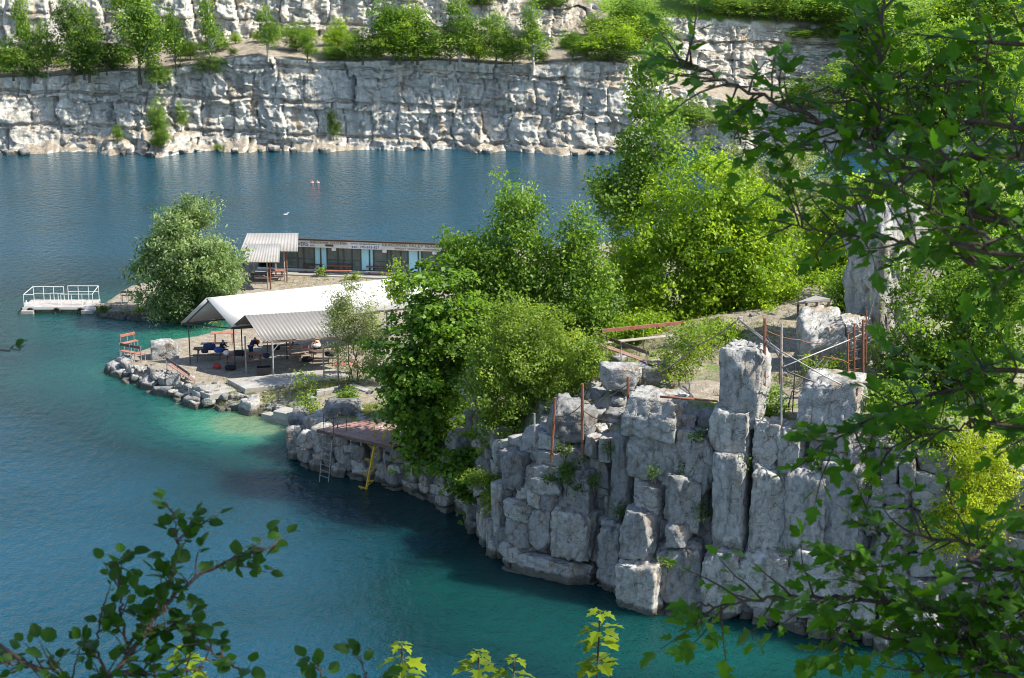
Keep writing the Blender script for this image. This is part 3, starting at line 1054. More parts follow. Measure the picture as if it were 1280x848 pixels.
# stone edging along the picnic shore
random.seed(5)
n0 = len(bpy.data.objects)
for i in list(range(0, 8)) + [-1, -2, -3, -4]:
    a, b = SHP[i], SHP[(i + 1) % len(SHP)]
    L = np.linalg.norm(b - a)
    e = (b - a) / L
    nin = np.array([-e[1], e[0]])
    t = 0.0
    while t < L:
        sz = random.choice([0.4, 0.55, 0.7, 0.95, 1.35]) * random.uniform(0.85, 1.15)
        for row in range(2 if i >= 0 else 1):
            o_ = random.uniform(-0.1, 0.25) + row * 0.6
            q = a + e * t + nin * o_
            stone_at((q[0], q[1], max(-0.05, gz(q[0], q[1]))), sz * (1 if row == 0 else 0.8))
        t += sz * 0.75
for k in range(70):
    i = random.randint(0, 6)
    a, b = SHP[i], SHP[i + 1]
    e = (b - a) / np.linalg.norm(b - a)
    q = a + (b - a) * random.random() + np.array([-e[1], e[0]]) * random.choice([random.uniform(-0.55, 0.1), random.uniform(0.6, 2.2)])
    stone_at((q[0], q[1], max(-0.12, gz(q[0], q[1]))), random.choice([0.15, 0.2, 0.28, 0.4, 0.6]))
# rocks round the willow landing
for i in range(len(SHP)):
    pxx, pyy = to_px((SHP[i][0], SHP[i][1], 0))
    if 118 < pxx < 255 and 380 < pyy < 404:
        a, b = SHP[i], SHP[(i + 1) % len(SHP)]
        L = np.linalg.norm(b - a)
        t = 0
        while t < L:
            sz = random.uniform(0.4, 0.75)
            q = a + (b - a) * t / L
            stone_at((q[0], q[1], max(0, gz(q[0], q[1]))), sz)
            t += sz * 0.8
# rubble on the slope beneath the benches
for i in range(120):
    px, py = random.uniform(680, 800), random.uniform(462, 565)
    if py < 470 + (800 - px) * 0.25 or (px < 720 and py > 555):
        continue
    p = on_ground(px, py, 8)
    stone_at(p, random.choice([0.35, 0.45, 0.6, 0.8, 1.1]))
for i in range(26):
    p = on_ground(random.uniform(905, 1075), random.choice([random.uniform(392, 400), random.uniform(440, 470)]), 10.3)
    stone_at(p, random.uniform(0.2, 0.45))
for i in range(30):
    p = on_ground(random.uniform(365, 520), random.uniform(478, 530), 1.7)
    stone_at(p, random.uniform(0.25, 0.6))
for i in range(22):
    x = random.uniform(-64, 16)
    p = far_ground(x, 14)
    stone_at((p[0], p[1] - random.uniform(0.3, 1.0), random.uniform(0.0, 0.3)), random.uniform(0.6, 1.5), quarry)

# ---- boulders that stand on their own
def boulder(name, px0, py0, px1, py1, label, depth, seed, Y=None, cat='boulder', amp=0.035, n=15, rz=0.0, tilt=(0, 0), chops=8, grd=None):
    cx = (px0 + px1) / 2
    base = on_ground(cx, grd or py1, 5) if Y is None else atd(cx, py1, Y)
    yy = base.y + depth * 0.3
    c = atd(cx, (py0 + py1) / 2, yy)
    sl_ = (Vector((0, 0, CAM_H)) - c).length
    w = (px1 - px0) / FPX * sl_ * 1.06
    h = (py1 - py0) / FPX * sl_ / math.cos(PITCH) * 1.08
    me = rock_mesh(name, (w, depth, h), seed, n=n, amp=amp, chops=chops + 6, round_=0.02, crack=1.4)
    o = place_rock(name, me, c, rz, tilt)
    return tag(o, label, cat)
boulder('boulder', 190, 427, 222, 449, 'pale boulder with a dark left face beside the red shore benches', 1.4, 71, rz=0.2)
boulder('boulder', 404, 504, 450, 519, 'flat rounded pale boulder on the bank behind the brown deck', 2.2, 72, chops=3, n=13)
boulder('rock_pillar', 1076, 256, 1142, 478, 'tall square rock pillar standing beside the gravel path', 3.4, 73, Y=92.5, cat='rock', n=23, chops=9, amp=0.06, tilt=(0.0, -0.05), rz=0.35)
boulder('boulder', 1002, 398, 1052, 446, 'big grey sloping boulder at the edge of the gravel path', 3.0, 75, Y=89.0, n=15, tilt=(0.25, -0.1))
boulder('boulder', 1046, 402, 1086, 452, 'grey slab boulder wedged between path boulder and tall pillar', 2.6, 76, Y=90.0, n=13)
boulder('boulder', 752, 456, 800, 482, 'rough white boulder under the dark backed bench', 1.8, 77, Y=88.5, n=13)
boulder('boulder', 800, 455, 838, 472, 'low pale boulder at the end of the dark backed bench', 1.6, 78, Y=89.5, n=11)
boulder('boulder', 690, 505, 742, 545, 'tilted slab boulder between the rusted posts', 2.0, 79, Y=86.8, n=13, tilt=(0.1, 0.35))

# ================================================================== BUILT THINGS
def corr_sheet(name, a0, a1, b0, b1, waves, mat, parent, amp=0.010, thick=0.02, rows=2):
    """corrugated sheet: a0->a1 along the ridge, b0->b1 along the eave; ribs run from ridge to eave"""
    a0, a1, b0, b1 = map(lambda p: np.array(p, float), (a0, a1, b0, b1))
    nrm = np.cross(a1 - a0, b0 - a0)
    nrm /= np.linalg.norm(nrm)
    if nrm[2] < 0:
        nrm = -nrm
    nu = max(waves, 2) * 8 + 1
    u = np.linspace(0, 1, nu)
    ph = (u * waves) % 1.0
    prof = np.clip(np.abs(ph - 0.5) * 6 - 1.0, 0, 1) * amp * 2 if waves else 0 * u
    vs = []
    for lay, o in ((0, 0.0), (1, -thick)):
        for t in np.linspace(0, 1, rows):
            p = (a0[None] * (1 - u[:, None]) + a1[None] * u[:, None]) * (1 - t) + (b0[None] * (1 - u[:, None]) + b1[None] * u[:, None]) * t
            vs.append(p + nrm[None] * (prof + o)[:, None])
    V_ = np.concatenate(vs)
    f = []
    R = rows
    def I(l, r, k):
        return (l * R + r) * nu + k
    for r in range(R - 1):
        for k in range(nu - 1):
            f.append((I(0, r, k), I(0, r + 1, k), I(0, r + 1, k + 1), I(0, r, k + 1)))
            f.append((I(1, r, k), I(1, r, k + 1), I(1, r + 1, k + 1), I(1, r + 1, k)))
    for k in range(nu - 1):
        f.append((I(0, 0, k), I(0, 0, k + 1), I(1, 0, k + 1), I(1, 0, k)))
        f.append((I(0, R - 1, k), I(1, R - 1, k), I(1, R - 1, k + 1), I(0, R - 1, k + 1)))
    for r in range(R - 1):
        f.append((I(0, r, 0), I(1, r, 0), I(1, r + 1, 0), I(0, r + 1, 0)))
        f.append((I(0, r, nu - 1), I(0, r + 1, nu - 1), I(1, r + 1, nu - 1), I(1, r, nu - 1)))
    return link(name, npmesh(name, V_, np.array(f)), mat, parent)

def text_obj(name, s, origin, xdir, width, height, mat, parent, out=None):
    cu = bpy.data.curves.new('lettering', 'FONT')
    cu.body = s
    cu.size = 1.0
    cu.extrude = 0.02
    t = bpy.data.objects.new('tmp_text', cu)
    COL.objects.link(t)
    dg = bpy.context.evaluated_depsgraph_get()
    dg.update()
    me = bpy.data.meshes.new_from_object(t.evaluated_get(dg))
    bpy.data.objects.remove(t, do_unlink=True)
    n = len(me.vertices)
    co = np.zeros(n * 3, np.float32)
    me.vertices.foreach_get('co', co)
    co = co.reshape(-1, 3)
    mn, mx = co.min(0), co.max(0)
    x = np.array(Vector(xdir).normalized())
    z = np.array([0, 0, 1.0])
    y = np.cross(x, z)           # towards the viewer
    fx = (co[:, 0] - mn[0]) / (mx[0] - mn[0]) * width
    fz_ = (co[:, 1] - mn[1]) / (mx[1] - mn[1]) * height
    fy = co[:, 2] - mn[2]
    q = np.array(origin)[None] + fx[:, None] * x + fz_[:, None] * z + fy[:, None] * y * 0.5
    me.vertices.foreach_set('co', q.astype(np.float32).ravel())
    me.materials.clear()
    me.update()
    return link(name, me, mat, parent)

V3 = Vector
UP = V3((0, 0, 1))

# ---- long glazed dive hut
A = at(322, 337.5, 1.25)
Bp = at(640, 349.5, 1.25)
hx = (Bp - A).normalized()
hy = V3((-hx.y, hx.x, 0))            # to the back
HL = (Bp - A).length
hut = tag(empty('dive_hut', A), 'long low glazed hut with lettered fascia boards at the water edge', 'building')
def hp(u, v, w):
    return A + hx * u + hy * v + UP * w
def hbox(u0, u1, v0, v1, w0, w1):
    return MB().quadbox([hp(u0, v0, w0), hp(u1, v0, w0), hp(u1, v1, w0), hp(u0, v1, w0), hp(u0, v0, w1), hp(u1, v0, w1), hp(u1, v1, w1), hp(u0, v1, w1)])
def hu(px):
    """distance along the hut front of photo column px"""
    lo, hi = 0.0, HL
    for _ in range(40):
        m_ = (lo + hi) / 2
        if to_px(hp(m_, 0, 1))[0] < px:
            lo = m_
        else:
            hi = m_
    return lo
hbox(-0.1, HL, -1.5, 3.6, -0.5, 0.06).build('floor_slab', M['concrete'], hut)
hbox(0, HL, 2.6, 2.72, 0.06, 2.2).build('back_wall', M['dark_wall'], hut)
hbox(0, 0.1, 0.1, 2.6, 0.06, 2.2).build('side_wall', M['dark_wall'], hut)
hbox(HL - 0.1, HL, 0.1, 2.6, 0.06, 2.2).build('side_wall', M['dark_wall'], hut)
hbox(0, HL, -0.06, 0.06, 0.062, 0.26).build('plinth', M['white_paint'], hut)
rf = MB().quadbox([hp(-0.3, -0.75, 3.02), hp(HL + 0.3, -0.75, 3.02), hp(HL + 0.3, 3.0, 2.16), hp(-0.3, 3.0, 2.16), hp(-0.3, -0.75, 3.10), hp(HL + 0.3, -0.75, 3.10), hp(HL + 0.3, 3.0, 2.24), hp(-0.3, 3.0, 2.24)]).build('roof', M['corr_pale'], hut)
hbox(-0.3, HL + 0.3, -0.83, -0.755, 2.93, 3.06).build('roof_edge', M['brown_edge'], hut)
# fascia boards and lettering
def fascia(px0, px1, mat):
    u0, u1 = hu(px0), hu(px1)
    hbox(u0, u1 - 0.015, -0.72, -0.66, 2.33, 2.93).build('fascia_board', mat, hut)
fascia(330, 392, M['fascia']); fascia(392, 438, M['fascia_tan']); fascia(438, 479, M['fascia']); fascia(479, 566, M['fascia_tan']); fascia(566, 638, M['fascia_tan'])
def sign(s, px0, px1, w0, w1, mat):
    words = s.split(' ')
    tot = sum(len(w_) for w_ in words) + 0.8 * (len(words) - 1)
    c_ = 0.0
    for w_ in words:
        u0, u1 = hu(px0 + (px1 - px0) * c_ / tot), hu(px0 + (px1 - px0) * (c_ + len(w_)) / tot)
        text_obj('lettering', w_, hp(u0, -0.725, w0), hx, u1 - u0, w1 - w0, mat, hut)
        c_ += len(w_) + 0.8
sign('VERS', 375.5, 389, 2.44, 2.74, M['text_blue'])
sign('NURKOWANIE SZKOLENIA', 391, 437, 2.66, 2.86, M['text_brown'])
sign('kursy', 391, 397, 2.43, 2.53, M['text_brown'])
sign('www.akspodivers.pl', 441.5, 478, 2.68, 2.84, M['text_green'])
sign('tel. 790-818-827', 442.5, 477, 2.40, 2.60, M['text_violet'])
sign('KRAKOWSKI SKLEP NURKOWY', 481, 558, 2.64, 2.88, M['text_brown'])
sign('SPRZET NURKOWY NAPRAWA', 496, 548, 2.41, 2.55, M['text_brown'])
u0, u1 = hu(410), hu(420)
hbox(u0, u1, -0.738, -0.722, 2.45, 2.62).build('name_plate', M['dark_steel'], hut)
for pxl in (418, 481, 543):
    u0 = hu(pxl)
    lm = hbox(u0, u0 + 0.34, -0.80, -0.56, 2.10, 2.325).build('lamp_box', M['white_paint'], hut)
# glazing bays: (px0, px1, kind)
bays = [(340, 372, 'g'), (372, 379.5, 'g'), (379.5, 393, 'g'), (393, 401, 'b'), (401, 409, 'b'), (409, 422.5, 'g'), (422.5, 429.5, 'g'), (429.5, 440, 'g'), (440, 451, 'g'), (451, 462, 'b'), (462, 467, 'b'),
        (467, 484, 'g'), (484, 488.5, 'g'), (488.5, 501, 'g'), (501, 510, 'g'), (510, 523, 'b'), (523, 527, 'b'), (527, 545, 'g'), (545, 562, 'g'), (562, 580, 'b'), (580, 610, 'g'), (610, 636, 'g')]
for (p0, p1, k) in bays:
    u0, u1 = hu(p0), hu(p1)
    wn_ = MB()
    for (a_, b_, c_, d_) in ((u0, u0 + 0.07, 0.265, 2.33), (u1 - 0.05, u1, 0.265, 2.33), (u0 + 0.072, u1 - 0.052, 2.25, 2.33), (u0 + 0.072, u1 - 0.052, 0.265, 0.33)):
        q = hbox(a_, b_, -0.04, 0.05, c_, d_)
        b0 = len(wn_.v)
        wn_.v += q.v
        wn_.f += [tuple(b0 + i for i in f_) for f_ in q.f]
    if k == 'g':
        q = hbox(u0 + 0.072, u1 - 0.052, -0.03, 0.04, 1.10, 1.16)
        b0 = len(wn_.v)
        wn_.v += q.v
        wn_.f += [tuple(b0 + i for i in f_) for f_ in q.f]
    w_ = wn_.build('window_frame' if k == 'g' else 'door_frame', M['dark_wall'], hut)
    hbox(u0 + 0.075, u1 - 0.055, 0.0, 0.012, 0.335, 2.245).build('pane' if k == 'g' else 'door_panel', M['glass'] if k == 'g' else M['blue_panel'], w_)

# ---- generic post
def post(parent, p, ztop, r=0.045, mat='steel', zb=None):
    zb = p[2] - 0.15 if zb is None else zb
    return MB().tube([(p[0], p[1], zb), (p[0], p[1], ztop)], r, 8).build('post', M[mat], parent)

# ---- corrugated shelters before the hut
def shelter(name, label, ridge0, ridge1, eave0, eave1, zr, ze, waves, back, posts, mat, group=None):
    r0, r1, e0, e1 = at(*ridge0, zr), at(*ridge1, zr), at(*eave0, ze), at(*eave1, ze)
    root = tag(empty(name, (e0 + e1) / 2 * 1.0), label, 'shelter', group)
    root.location.z = 1.1
    corr_sheet('roof_sheet', r0, r1, e0, e1, waves, M[mat], root)
    if back:
        b0, b1 = r0 + (r0 - e0) * back, r1 + (r1 - e1) * back
        b0.z = b1.z = ze + (zr - ze) * (1 - back)
        corr_sheet('roof_sheet', r0, r1, b0, b1, waves, M[mat], root)
    MB().beam(r0 - UP * 0.07, r1 - UP * 0.07, 0.06, 0.08).build('ridge_beam', M['wood_dark'], root)
    MB().beam(e0 - UP * 0.07 + (r0 - e0) * 0.04, e1 - UP * 0.07 + (r1 - e1) * 0.04, 0.06, 0.08).build('eave_beam', M['wood_grey'], root)
    for (a, b, mt) in posts:
        g = on_ground(a, b, 1.1)
        tp = ze - 0.08
        post(root, g, tp, 0.06, mt)
    return root
shelter('shelter', 'pale corrugated mono-pitch shelter against the glazed hut', (309, 292), (373, 291.5), (300, 314), (372, 314.5), 4.95, 3.95, 17, 0, [(359, 352, 'rust'), (356, 351, 'steel'), (318, 345, 'steel'), (345, 346, 'steel')], 'corr_pale')
shelter('shelter', 'lower pale corrugated shelter roof close beside the willow', (311, 305), (350, 305), (302, 328), (349, 328), 4.45, 3.6, 13, 0, [(335, 362, 'steel'), (338.5, 362, 'rust'), (311, 350, 'steel'), (306, 364, 'dark_steel')], 'corr_pale')

# ---- white pavilion
zr, ze = 5.9, 4.0
L0, L1 = at(258, 372.5, zr), at(522, 345, zr)
F0, K0 = at(290, 409, ze), at(226, 403.5, ze)
vec = L1 - L0
F1, K1 = F0 + vec, K0 + vec
wp = tag(empty('white_pavilion', ((F0 + K0) / 2).to_tuple()[:2] + (1.0,)), 'open picnic pavilion with a long white gable roof', 'pavilion')
corr_sheet('roof_slope', L0, L1, F0, F1, 0, M['white_roof'], wp, amp=0.0, thick=0.03)
corr_sheet('roof_slope', L0, L1, K0, K1, 0, M['white_roof'], wp, amp=0.0, thick=0.03)
MB().beam(L0 - UP * 0.1, L1 - UP * 0.1, 0.08, 0.12).build('ridge_beam', M['dark_steel'], wp)
MB().beam(F0 - UP * 0.1, F1 - UP * 0.1, 0.06, 0.1).build('eave_beam', M['dark_steel'], wp)
MB().beam(K0 - UP * 0.1, K1 - UP * 0.1, 0.06, 0.1).build('eave_beam', M['dark_steel'], wp)
for t in (0.0, 0.25, 0.5, 0.75, 1.0):
    o_ = vec * (t * 0.96 + 0.02)
    MB().beam(L0 + o_ - UP * 0.12, F0 + o_ - UP * 0.12, 0.05, 0.09).beam(L0 + o_ - UP * 0.12, K0 + o_ - UP * 0.12, 0.05, 0.09).beam(K0 + o_ - UP * 0.16, F0 + o_ - UP * 0.16, 0.05, 0.07).build('rafter', M['dark_steel'], wp)
    for e in (F0, K0):
        q = e + o_ + ((F0 + K0) / 2 - e) * 0.12
        post(wp, (q.x, q.y, gz(q.x, q.y)), ze - 0.1, 0.045, 'dark_steel')

# ---- grey corrugated pavilion in front
zr, ze = 5.15, 3.8
L0, L1 = at(306, 394.5, zr), at(432, 387, zr)
F0, K0 = at(328, 427, ze), at(288.5, 409.5, ze)
vec = L1 - L0
F1, K1 = F0 + vec, K0 + vec
gp = tag(empty('grey_pavilion', ((F0 + K0) / 2).to_tuple()[:2] + (1.0,)), 'open pavilion with grey corrugated gable roof on a concrete slab', 'pavilion')
corr_sheet('roof_slope', L0, L1, F0, F1, 26, M['corr'], gp, amp=0.011, thick=0.02)
corr_sheet('roof_slope', L0, L1, K0, K1, 26, M['corr'], gp, amp=0.011, thick=0.02)
MB().beam(L0 - UP * 0.1, L1 - UP * 0.1, 0.08, 0.12).build('ridge_beam', M['wood_dark'], gp)
MB().beam(F0 - UP * 0.1, F1 - UP * 0.1, 0.06, 0.1).build('eave_beam', M['wood_dark'], gp)
MB().beam(K0 - UP * 0.1, K1 - UP * 0.1, 0.06, 0.1).build('eave_beam', M['wood_dark'], gp)
for t in (0.02, 0.5, 0.98):
    o_ = vec * t
    MB().beam(L0 + o_ - UP * 0.1, F0 + o_ - UP * 0.1, 0.05, 0.09).beam(L0 + o_ - UP * 0.1, K0 + o_ - UP * 0.1, 0.05, 0.09).build('rafter', M['wood_dark'], gp)
for (px, py) in ((308, 467), (342, 475), (423, 478), (363, 449), (390, 447), (405, 476)):
    g = on_ground(px, py, 1.1)
    tp = ze - 0.05 if py > 460 else 4.3
    post(gp, g, tp, 0.06, 'steel')
# braces
g = on_ground(342, 475, 1.1)
MB().beam((g.x, g.y, 3.1), (g.x + 0.5, g.y + 0.1, 3.7), 0.05, 0.05).build('brace', M['steel'], gp)

# concrete slabs and steps
def slab(name, pts, z, thick, label, cat='slab', mat='concrete'):
    c = [at(px, py, z) for px, py in pts]
    m_ = MB()
    m_.v = [tuple(p - UP * thick) for p in c] + [tuple(p) for p in c]
    n_ = len(c)
    m_.f = [tuple(range(n_))[::-1], tuple(range(n_, 2 * n_))] + [(i, (i + 1) % n_, n_ + (i + 1) % n_, n_ + i) for i in range(n_)]
    return tag(m_.build(name, M[mat], bevel=0.02), label, cat)
slab('concrete_slab', [(284, 474), (306, 486), (441, 471), (418, 461)], 1.32, 0.55, 'raised concrete floor slab under the grey pavilion')
slab('concrete_slab', [(236, 484), (262, 494), (300, 487), (272, 478)], 1.02, 0.4, 'small concrete ramp slab beside the stone edging')
slab('concrete_step', [(341, 514), (372, 520), (388, 515), (356, 508)], 0.85, 0.5, 'upper concrete shore step beside the turquoise shallows', 'step')
slab('concrete_step', [(326, 517), (372, 527.5), (375, 523), (338, 514.5)], 0.42, 0.5, 'lowest concrete shore step at the water line', 'step')
slab('concrete_kerb', [(396, 490), (442, 483), (440, 480), (395, 487)], 1.75, 0.5, 'straight concrete kerb on the grassy bank', 'kerb')
slab('concrete_kerb', [(437, 482), (464, 492), (470, 489), (443, 480)], 1.85, 0.5, 'slanting concrete kerb meeting the straight kerb', 'kerb')

# ---- picnic tables
def picnic_table(px, py, rz, length, label, mat='wood_red', guess=1.1, seats=True, leg='dark_steel', h=0.75, zadd=0.0):
    g = on_ground(px, py, guess)
    g.z += zadd
    root = tag(empty('picnic_table', g, rz), label, 'table', 'picnic tables')
    W = world_of(root)
    def lp(x, y, z):
        return W @ V3((x, y, z))
    R = Matrix.Rotation(rz, 3, 'Z')
    for k in range(3):
        MB().box(lp(0, -0.24 + 0.24 * k, h), (length, 0.22, 0.045), rot=R).build('plank', M[mat], root)
    if seats:
        for s_ in (-1, 1):
            MB().box(lp(0, 0.72 * s_, 0.45), (length, 0.26, 0.045), rot=R).build('bench_plank', M[mat], root)
    for s_ in (-1, 1):
        x = s_ * (length / 2 - 0.3)
        m_ = MB()
        m_.beam(lp(x, -0.62 if seats else -0.3, -0.1), lp(x, -0.1 if seats else -0.28, h - 0.03), 0.05, 0.05)
        m_.beam(lp(x, 0.62 if seats else 0.3, -0.1), lp(x, 0.1 if seats else 0.28, h - 0.03), 0.05, 0.05)
        m_.beam(lp(x, -0.33, h - 0.06), lp(x, 0.33, h - 0.06), 0.05, 0.05)
        if seats:
            m_.beam(lp(x, -0.8, 0.4), lp(x, 0.8, 0.4), 0.05, 0.05)
        m_.build('leg_frame', M[leg], root)
    return root
picnic_table(305, 455, 0.10, 2.9, 'long picnic table strewn with bags under the pavilion gable')
picnic_table(262, 448, 0.05, 2.2, 'dark picnic table at the open end of the white pavilion', 'wood_dark')
picnic_table(280, 430, 0.02, 1.9, 'narrow red table by the inlet behind the seated person', seats=False, leg='wood_red', h=0.85)
picnic_table(372, 447, 0.12, 1.7, 'red picnic table with a grey box on it inside the pavilion', leg='steel')
picnic_table(404, 452, 0.05, 2.0, 'dark picnic table in front of the person bending forward', 'wood_dark')
picnic_table(432, 468, 0.08, 1.9, 'red topped steel table at the slab edge by the small willow', leg='steel', seats=False)
picnic_table(350, 436, 0.12, 2.4, 'picnic table deep in the shade of the white roof', 'wood_dark')
picnic_table(425, 342.5, -0.05, 2.2, 'dark red picnic table before the glazed hut front', 'wood_red', seats=True)
picnic_table(474, 344, -0.05, 2.2, 'second dark red picnic table along the glazed hut', 'wood_red', seats=True)
picnic_table(392, 341, -0.05, 1.8, 'dark picnic table at the hut beside the corrugated shelter', 'wood_dark', seats=True)
picnic_table(326, 352, -0.05, 2.0, 'dark picnic table in the shade of the low shelter', 'wood_dark', seats=True)
picnic_table(345, 349, -0.05, 1.6, 'red picnic table between the two shelter posts', 'wood_red', seats=True)

# ---- benches with a plank seat and plank back on pipe legs
def bench(name, p0, p1, face, label, back_mat, seat_mat, seat_h=0.45, back_h=0.95, group=None, seat_len=1.0):
    """p0->p1 ground line under the back plank; face = +1 when the seat lies to the left of p0->p1"""
    p0, p1 = V3(p0), V3(p1)
    d = (p1 - p0)
    x = d.normalized()
    n = V3((-x.y, x.x, 0)).normalized() * face
    root = tag(empty(name, (p0 + p1) / 2), label, 'bench', group)
    MB().beam(p0 + UP * back_h, p1 + UP * back_h, 0.045, 0.2).build('backrest', M[back_mat], root, bevel=0.008)
    for k in range(2):
        o_ = n * (0.16 + 0.2 * k)
        MB().beam(p0 + o_ + UP * seat_h, p0 + d * seat_len + o_ + UP * seat_h, 0.19, 0.045).build('seat_plank', M[seat_mat], root, bevel=0.006)
    for t in (0.04, 0.5, 0.96):
        q = p0 + d * t
        zb = min(gz(q.x, q.y), q.z) - 0.15
        f_ = q + n * 0.42
        zf = min(gz(f_.x, f_.y), f_.z) - 0.15
        MB().tube([(q.x, q.y, zb), (q.x - n.x * 0.05, q.y - n.y * 0.05, q.z + back_h + 0.1)], 0.028, 7).tube([(f_.x, f_.y, zf), (f_.x, f_.y, f_.z + seat_h - 0.02)], 0.028, 7).beam(q + UP * (seat_h - 0.04), f_ + UP * (seat_h - 0.04), 0.04, 0.04).build('leg', M['steel'], root)
    return root
# shore tip
def lift(px, py, z):
    return at(px, py, z)
bench('shore_bench', lift(149.5, 447, 1.0), lift(178, 452, 1.0), 1, 'red bench on the rocky tip with its dark back turned landward', 'wood_dark', 'wood_red', 0.45, 1.0)  # shade on the backrest is painted in with the darker wood
bench('shore_bench', lift(151, 436, 0.95), lift(169, 432, 0.95), -1, 'shorter red bench facing the dark backed bench on the tip', 'wood_red', 'wood_red', 0.45, 0.95)
bench('shore_bench', lift(208, 463, 0.95), lift(238, 484, 0.8), 1, 'red plank bench tilted on the stones below the pavilion', 'wood_dark', 'wood_deck', 0.45, 0.9)  # darker wood stands for the shaded rear of the backrest
# plateau
bench('plateau_bench', at(744, 441, 9.75), at(811, 466, 9.85), 1, 'long bench with a shade-dark back on the cliff plateau', 'wood_dark', 'wood_deck', 0.45, 1.05, seat_len=1.05)  # backrest shade put into its colour, seat keeps the lit wood
bench('plateau_bench', at(752, 437, 9.65), at(856, 426, 9.9), -1, 'long bench with a rust red back on the cliff plateau', 'wood_red', 'wood_grey', 0.45, 1.05)
bench('landing_bench', at(151, 377, 0.75), at(167, 377, 0.75), 1, 'small dark bench on the landing left of the willow', 'wood_dark', 'wood_dark', 0.45, 0.8)

# ---- small shelter on the path
def path_shelter():
    c = on_ground(1020, 397, 10.5)
    root = tag(empty('path_shelter', c), 'tiny grey flat roofed shelter at the end of the gravel path', 'shelter')
    Y = c.y
    a, b = atd(990, 380, Y - 0.9), atd(1019, 371.5, Y - 0.9)
    cc, dd = atd(1039, 374, Y - 0.3), atd(1022, 369, Y + 1.0)
    m_ = MB()
    P = [a, b, cc, dd]
    m_.quadbox([a - UP * 0.08, atd(1008, 377, Y - 1.3) - UP * 0.08, atd(1038, 374.5, Y - 1.0) - UP * 0.08, atd(1019, 370, Y + 0.6) - UP * 0.08, a, atd(1008, 376.5, Y - 1.3), atd(1038, 373.5, Y - 1.0), atd(1019, 369.5, Y + 0.6)])
    m_.build('roof', M['concrete'], root)
    for (px, dy) in ((998, -0.9), (1021, 0.2), (1036, -0.9), (1008, 0.0)):
        t_ = atd(px, 377, Y + dy)
        MB().box((t_.x, t_.y, (c.z - 0.3 + t_.z) / 2 + 0.0), (0.12, 0.12, t_.z - c.z + 0.25)).build('post', M['wood_dark'], root)
    t_ = atd(1022, 386, Y)
    MB().box((t_.x, t_.y, c.z + 0.35), (0.9, 0.4, 0.08)).box((t_.x - 0.3, t_.y, c.z + 0.1), (0.08, 0.35, 0.45)).box((t_.x + 0.3, t_.y, c.z + 0.1), (0.08, 0.35, 0.45)).build('seat', M['wood_dark'], root)
path_shelter()

# ---- pontoon
def pontoon():
    a, b = at(30, 391, 0), at(118, 391, 0)
    x = (b - a).normalized()
    y = V3((-x.y, x.x, 0))
    L = (b - a).length
    root = tag(empty('pontoon', (a + b) / 2), 'floating white pontoon with two pipe railings and black tyres', 'pontoon')
    def P(u, v, w):
        return a + x * u + y * v + UP * w
    def bx(u0, u1, v0, v1, w0, w1):
        return [P(u0, v0, w0), P(u1, v0, w0), P(u1, v1, w0), P(u0, v1, w0), P(u0, v0, w1), P(u1, v0, w1), P(u1, v1, w1), P(u0, v1, w1)]
    MB().quadbox(bx(-0.1, 0.9, -0.55, 2.3, -0.25, 0.28)).build('float', M['pontoon'], root, bevel=0.03)
    MB().quadbox(bx(L - 1.0, L, -0.45, 2.3, -0.25, 0.28)).build('float', M['pontoon'], root, bevel=0.03)
    MB().quadbox(bx(0.95, L - 1.05, 0.0, 2.2, -0.25, 0.30)).build('float', M['weed'], root)
    nb_ = 12
    for k in range(nb_):
        u0 = L * k / nb_
        MB().quadbox(bx(u0 + 0.01, u0 + L / nb_ - 0.01, -0.12, 2.4, 0.42, 0.50 + 0.01 * (k % 2))).build('deck_plank', M['pontoon'], root)
    for v in (-0.08, 1.1, 2.3):
        MB().quadbox(bx(0.0, L, v - 0.05, v + 0.05, 0.28, 0.415)).build('joist', M['wood_grey'], root)
    MB().quadbox(bx(-0.05, L + 0.05, -0.17, -0.125, 0.30, 0.50)).build('fender_board', M['white_paint'], root)
    def rail(u0, u1, v, top, mids, n):
        m_ = MB()
        for k in range(n + 1):
            u = u0 + (u1 - u0) * k / n
            m_.tube([P(u, v, 0.5), P(u, v, top)], 0.028, 6)
        m_.tube([P(u0, v, top), P(u1, v, top)], 0.03, 6)
        for q in mids:
            m_.tube([P(u0, v, q), P(u1, v, q)], 0.024, 6)
        m_.build('railing', M['white_paint'], root)
    rail(0.25, 2.75, 2.32, 1.62, [1.05], 3)
    rail(3.1, L - 0.1, 2.32, 1.68, [1.2], 3)
    rail(0.05, 0.9, 0.0, 1.50, [0.75], 1)
    rail(1.95, 2.6, 1.0, 1.38, [0.7], 1)
    rail(2.95, L - 0.2, 0.5, 1.42, [0.8], 3)
    MB().tube([P(0.05, 0.0, 1.5), P(0.25, 2.32, 1.62)], 0.026, 6).build('railing', M['white_paint'], root)
    MB().tube([P(L - 0.2, 0.5, 1.42), P(L - 0.1, 2.32, 1.68)], 0.026, 6).build('railing', M['white_paint'], root)
    for u in (0.62, 2.75, 4.7):
        c = P(u, -0.28, 0.17)
        ring = []
        for k in range(17):
            t_ = 2 * math.pi * k / 16
            ring.append(c + x * math.cos(t_) * 0.24 + UP * math.sin(t_) * 0.24)
        MB().tube(ring, 0.09, 8, cap=False).build('tyre', M['rubber'], root, True)
    MB().tube([P(-0.1, 0.2, 0.42), P(-0.75, -0.3, -0.35)], 0.05, 6).build('mooring_strut', M['rubber'], root)
    MB().quadbox(bx(L, L + 1.5, 0.6, 1.4, 0.36, 0.44)).build('gangway', M['wood_grey'], root)
pontoon()

